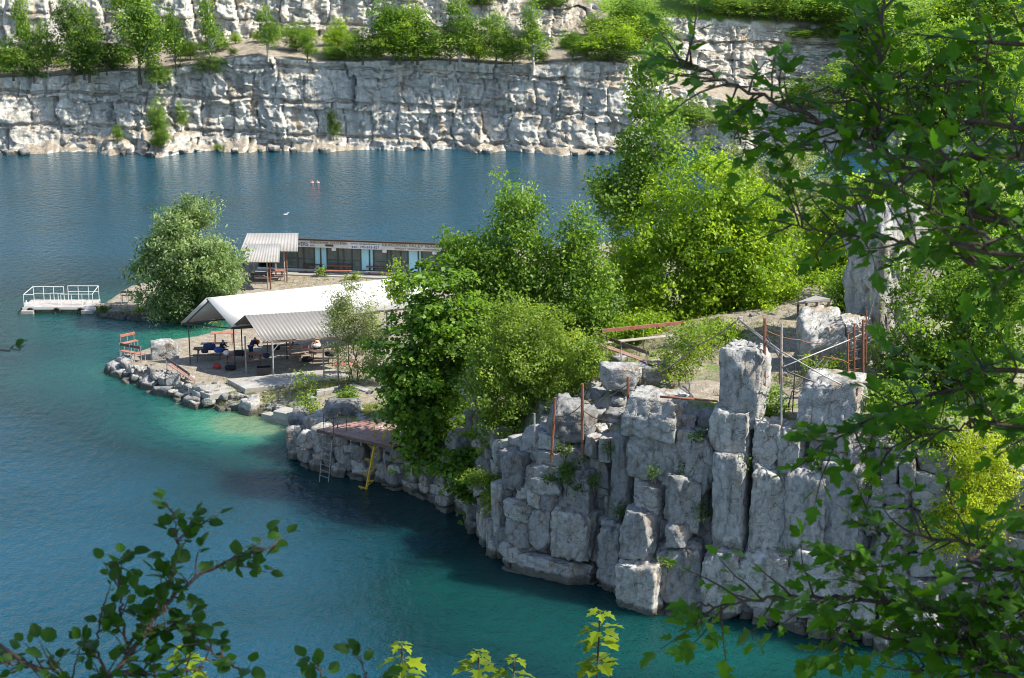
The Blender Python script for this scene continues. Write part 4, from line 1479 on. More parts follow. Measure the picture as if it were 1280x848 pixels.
# buoy and floats
def buoy(px, py, r, mat, label, group=None, white=True):
    p = at(px, py, 0)
    root = tag(empty('buoy', p), label, 'buoy', group)
    m_ = MB()
    prof = [(0.0, -r * 0.6), (r * 0.8, -r * 0.35), (r, 0.0), (r * 0.85, r * 0.4), (r * 0.4, r * 0.7), (r * 0.16, r * 0.9), (r * 0.14, r * 1.3), (0.01, r * 1.35)]
    m_.tube([(p.x, p.y, z) for _, z in prof], [max(0.01, q) for q, _ in prof], 12)
    m_.build('body', M[mat], root, True)
    if white:
        MB().tube([(p.x, p.y, r * 0.05), (p.x, p.y, r * 0.22)], r * 1.02, 12).build('band', M['white_paint'], root)
buoy(33, 381, 0.28, 'white_paint', 'small white buoy floating beside the pontoon', white=False)
buoy(390, 228.5, 0.22, 'orange', 'small red buoy floating far out on the lake', 'red buoys far out')
buoy(397, 228.5, 0.22, 'orange', 'small red buoy floating far out on the lake', 'red buoys far out')

def gull():
    p = at(357, 269.5, 0)
    m_ = MB()
    m_.tube([p + V3((-0.30, 0, 0.14)), p + V3((-0.15, 0, 0.10)), p + V3((0, 0, 0.08)), p + V3((0.14, 0, 0.10)), p + V3((0.20, 0, 0.20)), p + V3((0.25, 0, 0.28)), p + V3((0.32, 0, 0.27)), p + V3((0.39, 0, 0.25))],
            [0.01, 0.06, 0.10, 0.085, 0.05, 0.055, 0.045, 0.006], 10)
    o = m_.build('gull', M['white_cloth'], None, True)
    tag(o, 'white gull swimming on the open lake', 'bird')
gull()

# ---- brown deck with railings, ladder and yellow stair
def deck():
    z = 2.95
    W_, S_, E_, N_ = at(396, 536.5, z), at(492, 558, z), at(566, 543, z), at(474, 521.5, z)
    root = tag(empty('swim_deck', (W_ + S_) / 2 + V3((0, 0.5, -0.1))), 'red brown plank deck overhanging the low cliff', 'deck')
    nb_ = 13
    for k in range(nb_):
        t0, t1 = k / nb_ + 0.004, (k + 1) / nb_ - 0.004
        dz = random.uniform(-0.008, 0.008)
        a, b, c, d_ = W_.lerp(N_, t0), S_.lerp(E_, t0), S_.lerp(E_, t1), W_.lerp(N_, t1)
        MB().quadbox([q + UP * (dz - 0.05) for q in (a, b, c, d_)] + [q + UP * dz for q in (a, b, c, d_)]).build('deck_plank', M['wood_deck'], root)
    fr = MB()
    fr.beam(W_ - UP * 0.13, S_ - UP * 0.13, 0.08, 0.15)
    fr.beam(S_ - UP * 0.13, E_ - UP * 0.13, 0.08, 0.15)
    fr.beam(W_ - UP * 0.13, N_ - UP * 0.13, 0.08, 0.15)
    fr.build('frame', M['wood_dark'], root)
    for t in (0.15, 0.4, 0.7):
        q = W_.lerp(S_, t) + (N_ - W_) * 0.22
        MB().tube([(q.x, q.y, 1.4), (q.x, q.y, z - 0.06)], 0.05, 7).build('post', M['steel'], root)
    # inverted-U grab rails
    for (pa, pb, zt) in (((405, 541), (417, 544), 1.15), ((422, 536.5), (433, 539), 1.05)):
        a, b = at(pa[0], pa[1], z), at(pb[0], pb[1], z)
        MB().tube([a, a + UP * zt, b + UP * zt, b], 0.028, 6).build('grab_rail', M['rust'], root)
    for (pa, h_) in (((468, 548), 0.75), ((484, 548), 0.85), ((489, 551), 0.9)):
        a = at(pa[0], pa[1], z)
        MB().tube([a, a + UP * h_], 0.028, 6).build('grab_rail', M['yellow'], root)
    a, b = at(478, 550, z), at(489, 551, z)
    MB().tube([a, a + UP * 0.35, b + UP * 0.9], 0.024, 6).build('grab_rail', M['yellow'], root)
    # ladder
    lad = tag(empty('swim_ladder', at(404, 596, 0)), 'thin grey steel ladder from the deck down to the water', 'ladder')
    y0 = at(404, 596, 0).y - 0.95
    t0, b0 = atd(403.5, 548, y0 + 0.25), atd(399, 598, y0)
    t1, b1 = atd(415, 551, y0 + 0.25), atd(410, 602, y0)
    MB().tube([t0, b0 - UP * 0.3], 0.025, 6).build('rail', M['steel'], lad)
    MB().tube([t1, b1 - UP * 0.3], 0.025, 6).build('rail', M['steel'], lad)
    for k in range(7):
        t_ = 0.08 + 0.14 * k
        MB().tube([t0.lerp(b0, t_), t1.lerp(b1, t_)], 0.018, 6).build('rung', M['steel'], lad)
    # yellow stair: one inclined beam with triangular step brackets
    bot = at(457, 610, 0) + V3((0, -0.3, 0))
    top_ = atd(469, 554, bot.y + 0.5)
    st = tag(empty('yellow_stair', bot), 'narrow yellow steel stair zigzagging down from the deck', 'stair')
    MB().beam(bot - UP * 0.3, top_, 0.09, 0.12).build('beam', M['yellow'], st)
    d_ = top_ - bot
    side = V3((1, -0.25, 0)).normalized()
    for k in range(7):
        t_ = 0.02 + k * 0.15
        c = bot + d_ * t_
        w_ = side * (0.42 if k % 2 else -0.42)
        tip = c + w_ + UP * 0.10
        MB().tube([c, tip], 0.022, 6).tube([tip, c + d_ * (-0.12 if k % 2 else 0.0) + UP * (0.0 if k % 2 else -0.22)], 0.018, 6).beam(c + UP * 0.02, tip + UP * 0.02, 0.2, 0.02).build('step', M['yellow'], st)
deck()

# ---- rusty fence remains along the cliff edge
def fpost(px, y0, y1, Y, r, mat, label, lean=0):
    b = atd(px + lean, y1, Y)
    t = atd(px, y0, Y)
    g = gz(b.x, b.y)
    o = MB().tube([(b.x, b.y, b.z - 0.4), t], r, 7).build('fence_post', M[mat])
    # origin at the foot
    return tag(o, label, 'post', 'old fence posts')
fpost(728, 480, 560, 85.4, 0.085, 'rust', 'thick rusted post standing upright in the rubble')
fpost(694, 497, 568, 86.0, 0.07, 'rust', 'rusted post leaning beside the tilted slab boulder', lean=-5)
fpost(668, 517, 549, 87.0, 0.05, 'steel', 'short pale grey post next to the round shrub')
fpost(785, 471, 502, 85.2, 0.07, 'rust', 'short rusted post below the dark backed bench')
fpost(956, 398, 492, 82.4, 0.075, 'rust', 'rust red post above the square crag')
fpost(977, 404, 532, 80.8, 0.052, 'steel', 'tall pale grey post with pipes fixed to it')
fpost(975, 414, 470, 84.0, 0.04, 'rust', 'thin dark post behind the tall pale grey post')
fpost(994, 455, 505, 82.0, 0.03, 'dark_steel', 'thin black rod leaning in the scrap iron', lean=-3)
def pipe(name, pts, r, mat, label, cat='pipe', sag=0.0):
    P = [atd(px, py, Y) for px, py, Y in pts]
    if sag:
        Q = []
        for a, b in zip(P[:-1], P[1:]):
            for k in range(8):
                t = k / 8
                q = a.lerp(b, t)
                q.z -= sag * 4 * t * (1 - t)
                Q.append(q)
        P = Q + [P[-1]]
    return tag(MB().tube(P, r, 7).build(name, M[mat], None, True), label, cat, 'scrap rails and cables')
pipe('handrail_pipe', [(923, 399, 86.0), (977, 440, 80.7), (1030, 470, 80.4), (1087, 498, 80.0)], 0.036, 'steel', 'long bright pipe slanting down across the fence posts')
pipe('handrail_pipe', [(926, 402, 86.0), (962, 432, 82.0), (977, 443, 80.7)], 0.035, 'steel', 'short bright pipe above the long slanting pipe')
pipe('handrail_pipe', [(978, 459, 80.7), (1035, 436, 83.0), (1062, 425, 84.2), (1087, 413, 86.0)], 0.032, 'steel', 'grey pipe rising from the tall pale post to the rock pillar')
pipe('rusty_cable', [(820, 468, 85.0), (870, 432, 85.5), (923, 399, 86.0)], 0.035, 'dark_steel', 'dark cable climbing from the bench to the handrail top', 'cable', 0.15)
pipe('rusty_cable', [(815, 458, 86.0), (865, 428, 86.4), (880, 418, 86.8)], 0.022, 'dark_steel', 'thinner dark cable beside the climbing cable', 'cable', 0.1)
pipe('rusty_cable', [(930, 408, 86.0), (956, 412, 82.4), (1000, 425, 84.0), (1030, 428, 84.5)], 0.022, 'rust', 'thin rusty wire strung along the path edge', 'cable', 0.12)
pipe('rusty_cable', [(694, 520, 86.0), (728, 505, 85.4), (785, 480, 85.2)], 0.022, 'dark_steel', 'sagging wire between the rusted rubble posts', 'cable', 0.25)
pipe('rusty_cable', [(728, 512, 85.4), (752, 525, 84.9), (790, 530, 83.6)], 0.022, 'dark_steel', 'loose wire trailing from the thick rusted post', 'cable', 0.1)
pipe('scrap_bar', [(825, 496, 82.4), (868, 499, 82.2)], 0.06, 'rust', 'rust orange bar lying on the cliff edge', 'bar')
pipe('scrap_bar', [(868, 499, 82.2), (897, 502, 82.0)], 0.05, 'rust', 'shorter rusty bar continuing along the cliff edge', 'bar')
pipe('scrap_bar', [(958, 420, 82.3), (985, 465, 81.0), (1050, 490, 80.6)], 0.04, 'dark_steel', 'dark bent bar sloping behind the tall pale post', 'bar')
pipe('scrap_bar', [(1030, 448, 82.5), (990, 490, 81.0), (985, 510, 80.8)], 0.035, 'dark_steel', 'black bar crossing under the slanting pipe', 'bar')
pipe('scrap_bar', [(1036, 450, 82.4), (1000, 500, 80.9)], 0.03, 'dark_steel', 'second black bar crossing under the slanting pipe', 'bar')
pipe('scrap_bar', [(1028, 446, 82.6), (1052, 450, 83.4), (1062, 455, 84)], 0.03, 'rust', 'short rusty bar joined to the scrap lattice', 'bar')
# rusted lattice frame against the pillar
lat = tag(empty('scrap_lattice', atd(1070, 482, 84.2)), 'rusted upright lattice frame in front of the rock pillar', 'frame')
for (px, y0, y1, r) in ((1060, 418, 476, 0.05), (1068, 405, 470, 0.045), (1079, 400, 462, 0.06), (1083, 388, 440, 0.035)):
    a, b = atd(px, y0, 84.2), atd(px, y1 + 14, 84.2)
    MB().tube([a, b], r, 7).build('upright', M['rust'], lat)
for k, yy in enumerate((412, 425, 437, 449, 461)):
    MB().tube([atd(1059, yy + 3, 84.2), atd(1081, yy - 2, 84.2)], 0.032, 6).build('crossbar', M['rust'], lat)
MB().tube([atd(1082, 412, 84.2), atd(1092, 375, 85.0)], 0.035, 6).build('stray_rod', M['dark_steel'], lat)

# ---- people
def skin_mesh(name, joints, edges, mat, parent, root=0, lv=2):
    """joints: list of (pos, rx, ry)"""
    me = bpy.data.meshes.new(name)
    me.from_pydata([tuple(j[0]) for j in joints], edges, [])
    o = bpy.data.objects.new('tmp_skin', me)
    COL.objects.link(o)
    o.modifiers.new('s', 'SKIN')
    for i, j in enumerate(joints):
        me.skin_vertices[0].data[i].radius = (j[1], j[2] if len(j) > 2 else j[1])
        me.skin_vertices[0].data[i].use_root = (i == root)
    sm = o.modifiers.new('d', 'SUBSURF')
    sm.levels = lv
    sm.render_levels = lv
    dg = bpy.context.evaluated_depsgraph_get()
    dg.update()
    m2 = bpy.data.meshes.new_from_object(o.evaluated_get(dg))
    m2.name = name
    bpy.data.objects.remove(o, do_unlink=True)
    for p in m2.polygons:
        p.use_smooth = True
    m2.materials.clear()
    return link(name, m2, mat, parent, world=False)

def person(loc, rz, pose, top, legs, label, top_sleeves=True):
    root = tag(empty('person', loc, rz), label, 'person')
    J = {}
    if pose == 'bend':      # standing, bending forward over the table, arms down
        J = dict(pelvis=(0, 0, 0.95), belly=(0, -0.10, 1.08), chest=(0, -0.30, 1.24), neck=(0, -0.43, 1.33), head=(0, -0.52, 1.40), crown=(0, -0.58, 1.46),
                 sl=(0.19, -0.36, 1.27), el=(0.26, -0.46, 1.02), wl=(0.20, -0.62, 0.86), hl=(0.19, -0.70, 0.81), sr=(-0.19, -0.36, 1.27), er=(-0.26, -0.44, 1.02), wr=(-0.20, -0.58, 0.86), hr=(-0.19, -0.66, 0.81),
                 pl=(0.10, 0.0, 0.90), kl=(0.12, -0.04, 0.49), al=(0.13, 0.04, 0.09), tl=(0.14, -0.14, 0.04), pr=(-0.10, 0.0, 0.90), kr=(-0.12, 0.0, 0.49), ar=(-0.13, 0.08, 0.09), tr=(-0.14, -0.10, 0.04))
    else:                   # sitting
        lean = 0.22 if pose == 'sit_lean' else 0.05
        J = dict(pelvis=(0, 0, 0.55), belly=(0, -0.02 - lean * 0.3, 0.72), chest=(0, -0.04 - lean, 0.93), neck=(0, -0.06 - lean * 1.3, 1.07), head=(0, -0.10 - lean * 1.5, 1.19), crown=(0, -0.10 - lean * 1.55, 1.27),
                 sl=(0.19, -0.05 - lean * 1.1, 1.0), el=(0.27, -0.16 - lean, 0.76), wl=(0.16, -0.38 - lean, 0.78), hl=(0.13, -0.47 - lean, 0.79), sr=(-0.19, -0.05 - lean * 1.1, 1.0), er=(-0.27, -0.16 - lean, 0.76), wr=(-0.16, -0.38 - lean, 0.78), hr=(-0.13, -0.47 - lean, 0.79),
                 pl=(0.10, -0.05, 0.53), kl=(0.14, -0.45, 0.53), al=(0.14, -0.42, 0.09), tl=(0.14, -0.6, 0.04), pr=(-0.10, -0.05, 0.53), kr=(-0.14, -0.45, 0.53), ar=(-0.14, -0.42, 0.09), tr=(-0.14, -0.6, 0.04))
    R = dict(pelvis=.13, belly=.125, chest=.145, neck=.055, head=.095, crown=.075, sl=.06, el=.043, wl=.03, hl=.028, sr=.06, er=.043, wr=.03, hr=.028, pl=.085, kl=.055, al=.036, tl=.032, pr=.085, kr=.055, ar=.036, tr=.032)
    E = [('pelvis', 'belly'), ('belly', 'chest'), ('chest', 'neck'), ('neck', 'head'), ('head', 'crown'), ('chest', 'sl'), ('sl', 'el'), ('el', 'wl'), ('wl', 'hl'), ('chest', 'sr'), ('sr', 'er'), ('er', 'wr'), ('wr', 'hr'),
         ('pelvis', 'pl'), ('pl', 'kl'), ('kl', 'al'), ('al', 'tl'), ('pelvis', 'pr'), ('pr', 'kr'), ('kr', 'ar'), ('ar', 'tr')]
    def grow(name, keys, add, mat):
        ks = [k for k in J if k in keys]
        ix = {k: i for i, k in enumerate(ks)}
        return skin_mesh(name, [(J[k], R[k] + add) for k in ks], [(ix[a], ix[b]) for a, b in E if a in ix and b in ix], mat, root, ix.get('pelvis', 0))
    grow('body', set(J), 0.0, M['skin'])
    if top:
        grow('shirt', {'pelvis', 'belly', 'chest', 'sl', 'el', 'sr', 'er'} | ({'wl', 'wr'} if top_sleeves else set()), 0.022, M[top])
    if legs:
        grow('trousers', {'pelvis', 'pl', 'kl', 'al', 'pr', 'kr', 'ar'}, 0.02, M[legs])
    h, c = V3(J['head']), V3(J['crown'])
    b_ = V3((0, 0.035, 0.02))
    skin_mesh('hair', [(h + b_, 0.09), (c + b_, 0.088)], [(0, 1)], M['hair'], root)
    # face: nose, eyes, mouth
    f = (V3((0, -1, 0)) * 0.9 + V3((0, 0, -0.5 if pose == 'bend' else -0.1))).normalized()
    e = h.lerp(c, 0.35)
    m_ = MB()
    W = world_of(root)
    m_.beam(W @ (e + f * 0.085), W @ (e + f * 0.118 - UP * 0.02), 0.022, 0.03)
    m_.build('nose', M['skin'], root)
    m_ = MB()
    for s_ in (-1, 1):
        m_.box(W @ (e + f * 0.088 + V3((0.032 * s_, 0, 0.018))), (0.022, 0.014, 0.012))
    m_.build('eyes', M['hair'], root)
    MB().box(W @ (e + f * 0.09 - UP * 0.055), (0.045, 0.014, 0.01)).build('mouth', M['red_cloth'], root)
    # fingers
    for s_, (wk, hk) in ((1, ('wl', 'hl')), (-1, ('wr', 'hr'))):
        wv, hv = V3(J[wk]), V3(J[hk])
        d_ = (hv - wv).normalized()
        sd_ = d_.cross(UP).normalized()
        m_ = MB()
        for k in range(4):
            a = hv + sd_ * (0.012 * (k - 1.5) * 1.6)
            ln = (0.062, 0.07, 0.066, 0.052)[k]
            m_.tube([W @ a, W @ (a + d_ * ln * 0.55), W @ (a + d_ * ln - UP * 0.02)], [0.009, 0.008, 0.006], 5)
        a = wv.lerp(hv, 0.6) + sd_ * 0.03 * s_
        m_.tube([W @ a, W @ (a + d_ * 0.03 + sd_ * 0.025 * s_), W @ (a + d_ * 0.06 + sd_ * 0.03 * s_)], [0.011, 0.009, 0.007], 5)
        m_.build('fingers', M['skin'], root)
    return root
g = on_ground(314, 449, 1.1)
person(g, 2.6, 'bend', 'navy_cloth', 'navy_cloth', 'person in dark blue clothes bending over the bag-strewn table')
g = on_ground(277, 446, 1.1)
person(g, 1.2, 'sit', 'black_cloth', 'black_cloth', 'person in black sitting at the open end of the pavilion')
g = on_ground(401, 443, 1.1)
person(g, -1.9, 'sit_lean', None, 'black_cloth', 'bare backed person sitting bent forward beside the pavilion posts')

# ---- bags and gear on the tables
def bag(px, py, z, size, mat, label, rz=0.0, cat='bag'):
    p = at(px, py, z)
    w, d_, h_ = size
    bm = bmesh.new()
    bmesh.ops.create_cube(bm, size=1.0)
    bmesh.ops.subdivide_edges(bm, edges=list(bm.edges), cuts=4, use_grid_fill=True)
    r_ = random.Random(int(px * 7 + py))
    for v in bm.verts:
        c = v.co
        k = max(0.0, (abs(c.x) + abs(c.y) + abs(c.z)) - 0.75) * 0.45
        c *= (1 - k)
        if c.z > 0:
            c.z *= 0.85 + 0.25 * math.sin(c.x * 7 + px) * math.cos(c.y * 5)
        c += Vector((r_.uniform(-1, 1), r_.uniform(-1, 1), r_.uniform(-1, 1))) * 0.02
        v.co = (c.x * w, c.y * d_, (c.z + 0.4) * h_)
    me = bpy.data.meshes.new('bag')
    bm.to_mesh(me)
    bm.free()
    root = tag(empty('gear_bag', p, rz), label, cat, 'divers gear about the tables')
    link('shell', me, M[mat], root, world=False)
    W = world_of(root)
    MB().tube([W @ V3((-w * 0.25, 0, h_ * 0.7)), W @ V3((-w * 0.15, 0, h_ * 0.95)), W @ V3((w * 0.15, 0, h_ * 0.95)), W @ V3((w * 0.25, 0, h_ * 0.7))], 0.015, 5).build('strap', M['black_cloth'], root)
    return root
def tabz(px, py):
    return on_ground(px, py, 1.1).z
bag(262, 437, 1.85, (0.9, 0.5, 0.5), 'navy_cloth', 'navy blue kit bag heaped on the dark table', 0.2)
bag(273, 440, 1.85, (0.6, 0.4, 0.4), 'blue_cloth', 'bright blue bag beside the navy kit bag', 0.5)
bag(299, 444, 1.84, (0.8, 0.5, 0.4), 'black_cloth', 'black bag in the middle of the long table')
bag(283, 443, 1.84, (0.4, 0.35, 0.35), 'white_cloth', 'small white bundle on the long table')
bag(271, 460, 1.05, (0.55, 0.4, 0.35), 'red_cloth', 'red bag on the ground below the dark table')
bag(320, 430, 1.9, (0.55, 0.4, 0.35), 'orange', 'orange bag behind the person bending over')
bag(372, 436, 1.95, (0.7, 0.45, 0.35), 'concrete', 'grey box shaped bag on the red pavilion table')
bag(345, 437, 1.9, (0.6, 0.4, 0.4), 'black_cloth', 'black bag lying in the shade behind the corner post')
bag(412, 445, 1.9, (0.7, 0.4, 0.35), 'black_cloth', 'black bag next to the bare backed person')
bag(396, 434, 1.95, (0.5, 0.3, 0.3), 'white_cloth', 'white towel bundle beside the bare backed person')
bag(333, 447, 1.84, (0.5, 0.4, 0.35), 'navy_cloth', 'navy bag at the end of the long table')
bag(256, 441, 1.85, (0.5, 0.4, 0.3), 'black_cloth', 'flat black bag at the outer end of the dark table')
bag(288, 462, 1.05, (0.8, 0.5, 0.35), 'black_cloth', 'black kit bag on the ground before the long table')
bag(384, 452, 1.15, (0.8, 0.5, 0.4), 'black_cloth', 'black kit bag under the red pavilion table')
bag(438, 455, 1.3, (0.7, 0.5, 0.4), 'wood_dark', 'brown bag behind the red topped steel table')
def crate(px, py, z, size, label, rz):
    p = at(px, py, z)
    w, d_, h_ = size
    root = tag(empty('plastic_crate', p, rz), label, 'crate', 'divers gear about the tables')
    W = world_of(root)
    R_ = Matrix.Rotation(rz, 3, 'Z')
    for (c, s_) in (((0, -d_ / 2, h_ / 2), (w, 0.03, h_)), ((0, d_ / 2, h_ / 2), (w, 0.03, h_)), ((-w / 2 + .015, 0, h_ / 2), (0.03, d_ - .04, h_)), ((w / 2 - .015, 0, h_ / 2), (0.03, d_ - .04, h_)), ((0, 0, 0.02), (w - .07, d_ - .04, 0.03))):
        MB().box(W @ V3(c), s_, rot=R_).build('panel', M['rubber'], root)
crate(330, 466, 1.33, (1.0, 0.6, 0.42), 'black open crate on the concrete slab', 0.1)
crate(430, 486, 1.75, (0.7, 0.5, 0.35), 'black crate at the foot of the small willow', 0.2)

# ================================================================== VEGETATION
def unit(v):
    return v / np.maximum(np.linalg.norm(v, axis=1), 1e-9)[:, None]

def leaf_cloud(name, centers, outward, size, rng, aspect=0.55, up=0.5, spread=0.9, droop=0.0, rndbase=None):
    """one small folded leaf per centre"""
    n = len(centers)
    nr = unit(outward * 0.5 + np.array([0, 0, up]) + rng.normal(size=(n, 3)) * spread)
    a = rng.normal(size=(n, 3))
    a[:, 2] -= droop
    a = a - nr * (a * nr).sum(1)[:, None]
    a = unit(a)
    b = np.cross(nr, a)
    L = (size * rng.uniform(0.5, 1.6, n))[:, None]
    W = L * aspect
    fold = nr * L * 0.12
    v = np.empty((n, 4, 3))
    v[:, 0] = centers - a * L * 0.5
    v[:, 1] = centers + b * W * 0.5 + fold
    v[:, 2] = centers + a * L * 0.5
    v[:, 3] = centers - b * W * 0.5 + fold
    i = np.arange(n)[:, None] * 4
    f = np.concatenate([i + np.array([[0, 1, 2]]), i + np.array([[0, 2, 3]])], 0)
    rn = rng.uniform(0, 1, n) if rndbase is None else np.clip(rndbase + rng.normal(0, 0.16, n), 0, 1)
    return npmesh(name, v.reshape(-1, 3), f, {'rnd': np.repeat(rn, 4)})

def crown_points(lobes, n_clump, per, cr, rng, gap=0.0, shell=0.42, flat=0.75, seed=0):
    """clumps spread through ellipsoid lobes (local coordinates), leaves gathered about each clump"""
    vol = np.array([l[3] * l[4] * l[5] for l in lobes]) ** 0.75
    cs, os_ = [], []
    tries = 0
    while len(cs) < n_clump and tries < n_clump * 12:
        tries += 1
        l = lobes[rng.choice(len(lobes), p=vol / vol.sum())]
        d = rng.normal(size=3)
        d /= np.linalg.norm(d)
        r = rng.uniform(0, 1) ** shell
        r *= 1 + 0.22 * rng.normal() * 0.6
        p = np.array(l[:3]) + d * r * np.array(l[3:6])
        if gap and vnoise(np.array([p * 0.55 + seed]))[0] < gap - 0.55 * (1 - 0):
            continue
        cs.append(p)
        os_.append(d)
    cs = np.array(cs)
    os_ = np.array(os_)
    n = len(cs)
    k = rng.poisson(per, n)
    idx = np.repeat(np.arange(n), k)
    scl = rng.uniform(0.6, 1.4, n)[idx][:, None] * cr
    g = rng.normal(size=(len(idx), 3)) * np.array([1, 1, flat]) * scl * 0.5
    pts = cs[idx] + g
    tone = np.clip(0.48 + 0.30 * rng.normal(size=n), 0.02, 0.98)[idx]
    return cs, pts, unit(os_[idx] + 0.5 * unit(g + 1e-6)), tone

def limbs(mb, base, top, clumps, r0, rng, nlimb, bend=0.25, first=0.25):
    """tapered trunk with limbs reaching the foliage clumps"""
    base, top = Vector(base), Vector(top)
    pts, rad = [], []
    H = (top - base).length
    for k in range(9):
        t = k / 8
        p = base.lerp(top, t)
        p += Vector((rng.normal() * 0.03 * H * t, rng.normal() * 0.03 * H * t, 0)) * (1 if k else 0)
        pts.append(p)
        rad.append(r0 * (1 - 0.88 * t) * (1.25 if k == 0 else 1))
    mb.tube(pts, rad, 8)
    if len(clumps) == 0:
        return
    sel = rng.choice(len(clumps), min(nlimb, len(clumps)), replace=False)
    for i in sel:
        c = Vector(clumps[i])
        t = np.clip(((c.z - base.z) / max(0.1, top.z - base.z)) - rng.uniform(0.08, 0.3), first * 0.6, 0.92)
        k = t * 8
        a = pts[int(k)].lerp(pts[min(8, int(k) + 1)], k - int(k))
        mid = a.lerp(c, 0.5) + Vector((rng.normal(), rng.normal(), 0.5 + rng.normal())) * 0.08 * (c - a).length
        r = max(0.012, r0 * (1 - 0.85 * t) * 0.45)
        mb.tube([a, a.lerp(mid, 0.5) , mid, mid.lerp(c, 0.55), c], [r, r * 0.8, r * 0.6, r * 0.4, r * 0.2], 5, cap=False)

def tree(name, base, h, lobes, label, cat='tree', leaf='leaf_birch', n_clump=260, per=55, cr=0.9, size=0.2, trunk_r=0.16, bark='bark', aspect=0.55, nlimb=30, gap=0.25, seed=1, droop=0.0, up=0.5, shell=0.42, lean=(0, 0), group=None, flat=0.75, stems=1, spread=0.9):
    rng = np.random.default_rng(seed)
    base = Vector(base)
    root = tag(empty(name, base), label, cat, group)
    cs, pts, outw, tone = crown_points(lobes, n_clump, per, cr, rng, gap, shell, flat, seed * 3.7)
    B_ = np.array(base)
    me = leaf_cloud('crown', pts + B_, outw, size, rng, aspect, up, spread, droop, tone)
    link('crown', me, M[leaf], root)
    mb = MB()
    for s_ in range(stems):
        ox = Vector((rng.normal() * 0.25, rng.normal() * 0.25, 0)) if stems > 1 else Vector((0, 0, 0))
        tp = base + Vector((lean[0], lean[1], h * 0.93)) + (Vector((rng.normal() * 0.22 * h, rng.normal() * 0.12 * h, -rng.uniform(0, 0.35) * h)) if stems > 1 else Vector((0, 0, 0)))
        limbs(mb, base + ox - Vector((0, 0, 0.4)), tp, cs + B_, trunk_r / (1 if stems == 1 else 1.5), rng, nlimb // stems)
    mb.build('trunk', M[bark], root, True)
    return root

def mpp(p):
    """metres per photo pixel at a point"""
    return (Vector((0, 0, CAM_H)) - Vector(p)).length / FPX

def lobes_px(base, boxes, depth=1.0):
    """ellipsoid lobes from photo boxes (x0,y0,x1,y1) at the tree's own distance"""
    out = []
    for b in boxes:
        x0, y0, x1, y1 = b[:4]
        dy = b[4] if len(b) > 4 else 0.0
        c = atd((x0 + x1) / 2, (y0 + y1) / 2, base.y + dy)
        k = mpp(c)
        rx = (x1 - x0) / 2 * k
        rz = (y1 - y0) / 2 * k / math.cos(PITCH)
        out.append((c.x - base.x, c.y - base.y, c.z - base.z, rx, min(rx, rz * 1.3) * depth, rz))
    return out

def pxtree(name, bpx, boxes, label, z=None, Y=None, **kw):
    if Y is not None:
        b = atd(bpx[0], bpx[1], Y)
        if name != 'ivy_tuft':
            b.z = gz(b.x, b.y)
    else:
        b = on_ground(bpx[0], bpx[1], z or 5)
    lb = lobes_px(b, boxes, kw.pop('depth', 1.0))
    h = max(l[2] + l[5] for l in lb)
    return tree(name, b, h, lb, label, **kw)

# ---- trees and shrubs on the peninsula
pxtree('willow_tree', (228, 396), [(178, 262, 292, 385), (166, 300, 250, 392), (215, 285, 304, 394), (200, 250, 275, 320), (190, 340, 290, 402)], 'round silvery green willow by the pontoon landing', z=1,
       leaf='leaf_willow', n_clump=800, per=62, cr=0.75, size=0.27, aspect=0.38, trunk_r=0.26, gap=0.3, seed=3, droop=0.8, nlimb=30)
pxtree('willow_tree', (440, 480), [(412, 358, 470, 440), (418, 400, 478, 470), (425, 365, 460, 400)], 'slim sparse willow growing before the white pavilion roof', z=1.3,
       leaf='leaf_silver', n_clump=290, per=38, cr=0.6, size=0.18, aspect=0.3, trunk_r=0.08, gap=0.32, seed=4, droop=0.8, nlimb=24, stems=3)
pxtree('maple_tree', (548, 566), [(500, 330, 590, 430), (465, 385, 580, 500), (468, 440, 575, 560), (520, 370, 620, 480), (500, 500, 600, 590), (540, 540, 620, 620, -3.0), (560, 570, 622, 640, -4.0)], 'broad bright green maple hanging over the brown deck', z=3,
       leaf='leaf_maple', n_clump=520, per=56, cr=0.75, size=0.24, aspect=0.85, trunk_r=0.22, gap=0.30, seed=5, up=0.9, flat=0.42, nlimb=46, spread=0.6)
pxtree('birch_tree', (660, 500), [(618, 214, 672, 330), (590, 255, 690, 420), (575, 300, 650, 430), (640, 290, 720, 440), (600, 350, 720, 470), (552, 300, 615, 400), (545, 284, 600, 350)], 'tall pointed birch rising behind the round shrub', Y=103,
       leaf='leaf_birch', n_clump=820, per=48, cr=0.7, size=0.20, trunk_r=0.18, bark='bark_birch', gap=0.22, seed=6, droop=0.6, nlimb=44)
pxtree('birch_tree', (718, 470), [(695, 262, 750, 370), (680, 320, 775, 430), (700, 380, 790, 470)], 'shorter birch leaning out right of the pointed birch', Y=102,
       leaf='leaf_birch', n_clump=480, per=46, cr=0.7, size=0.20, trunk_r=0.14, bark='bark_birch', gap=0.2, seed=7, droop=0.5, nlimb=30)
pxtree('round_shrub', (655, 585), [(580, 385, 735, 560), (570, 430, 650, 570), (640, 400, 752, 520), (600, 375, 700, 470), (600, 480, 690, 590)], 'dense round yellow green shrub on the cliff shoulder', Y=93.5,
       cat='shrub', leaf='leaf_shrub', n_clump=760, per=62, cr=0.55, size=0.15, trunk_r=0.12, gap=0.18, seed=8, nlimb=40, stems=4)
pxtree('leafy_tree', (885, 425), [(770, 230, 930, 400), (830, 185, 960, 330), (860, 240, 1005, 400), (760, 300, 880, 425), (850, 320, 990, 425)], 'broad lime green tree beside the gravel path', Y=106,
       leaf='leaf_lime', n_clump=1150, per=58, cr=0.75, size=0.20, aspect=0.7, trunk_r=0.22, gap=0.10, seed=9, nlimb=44, stems=3)
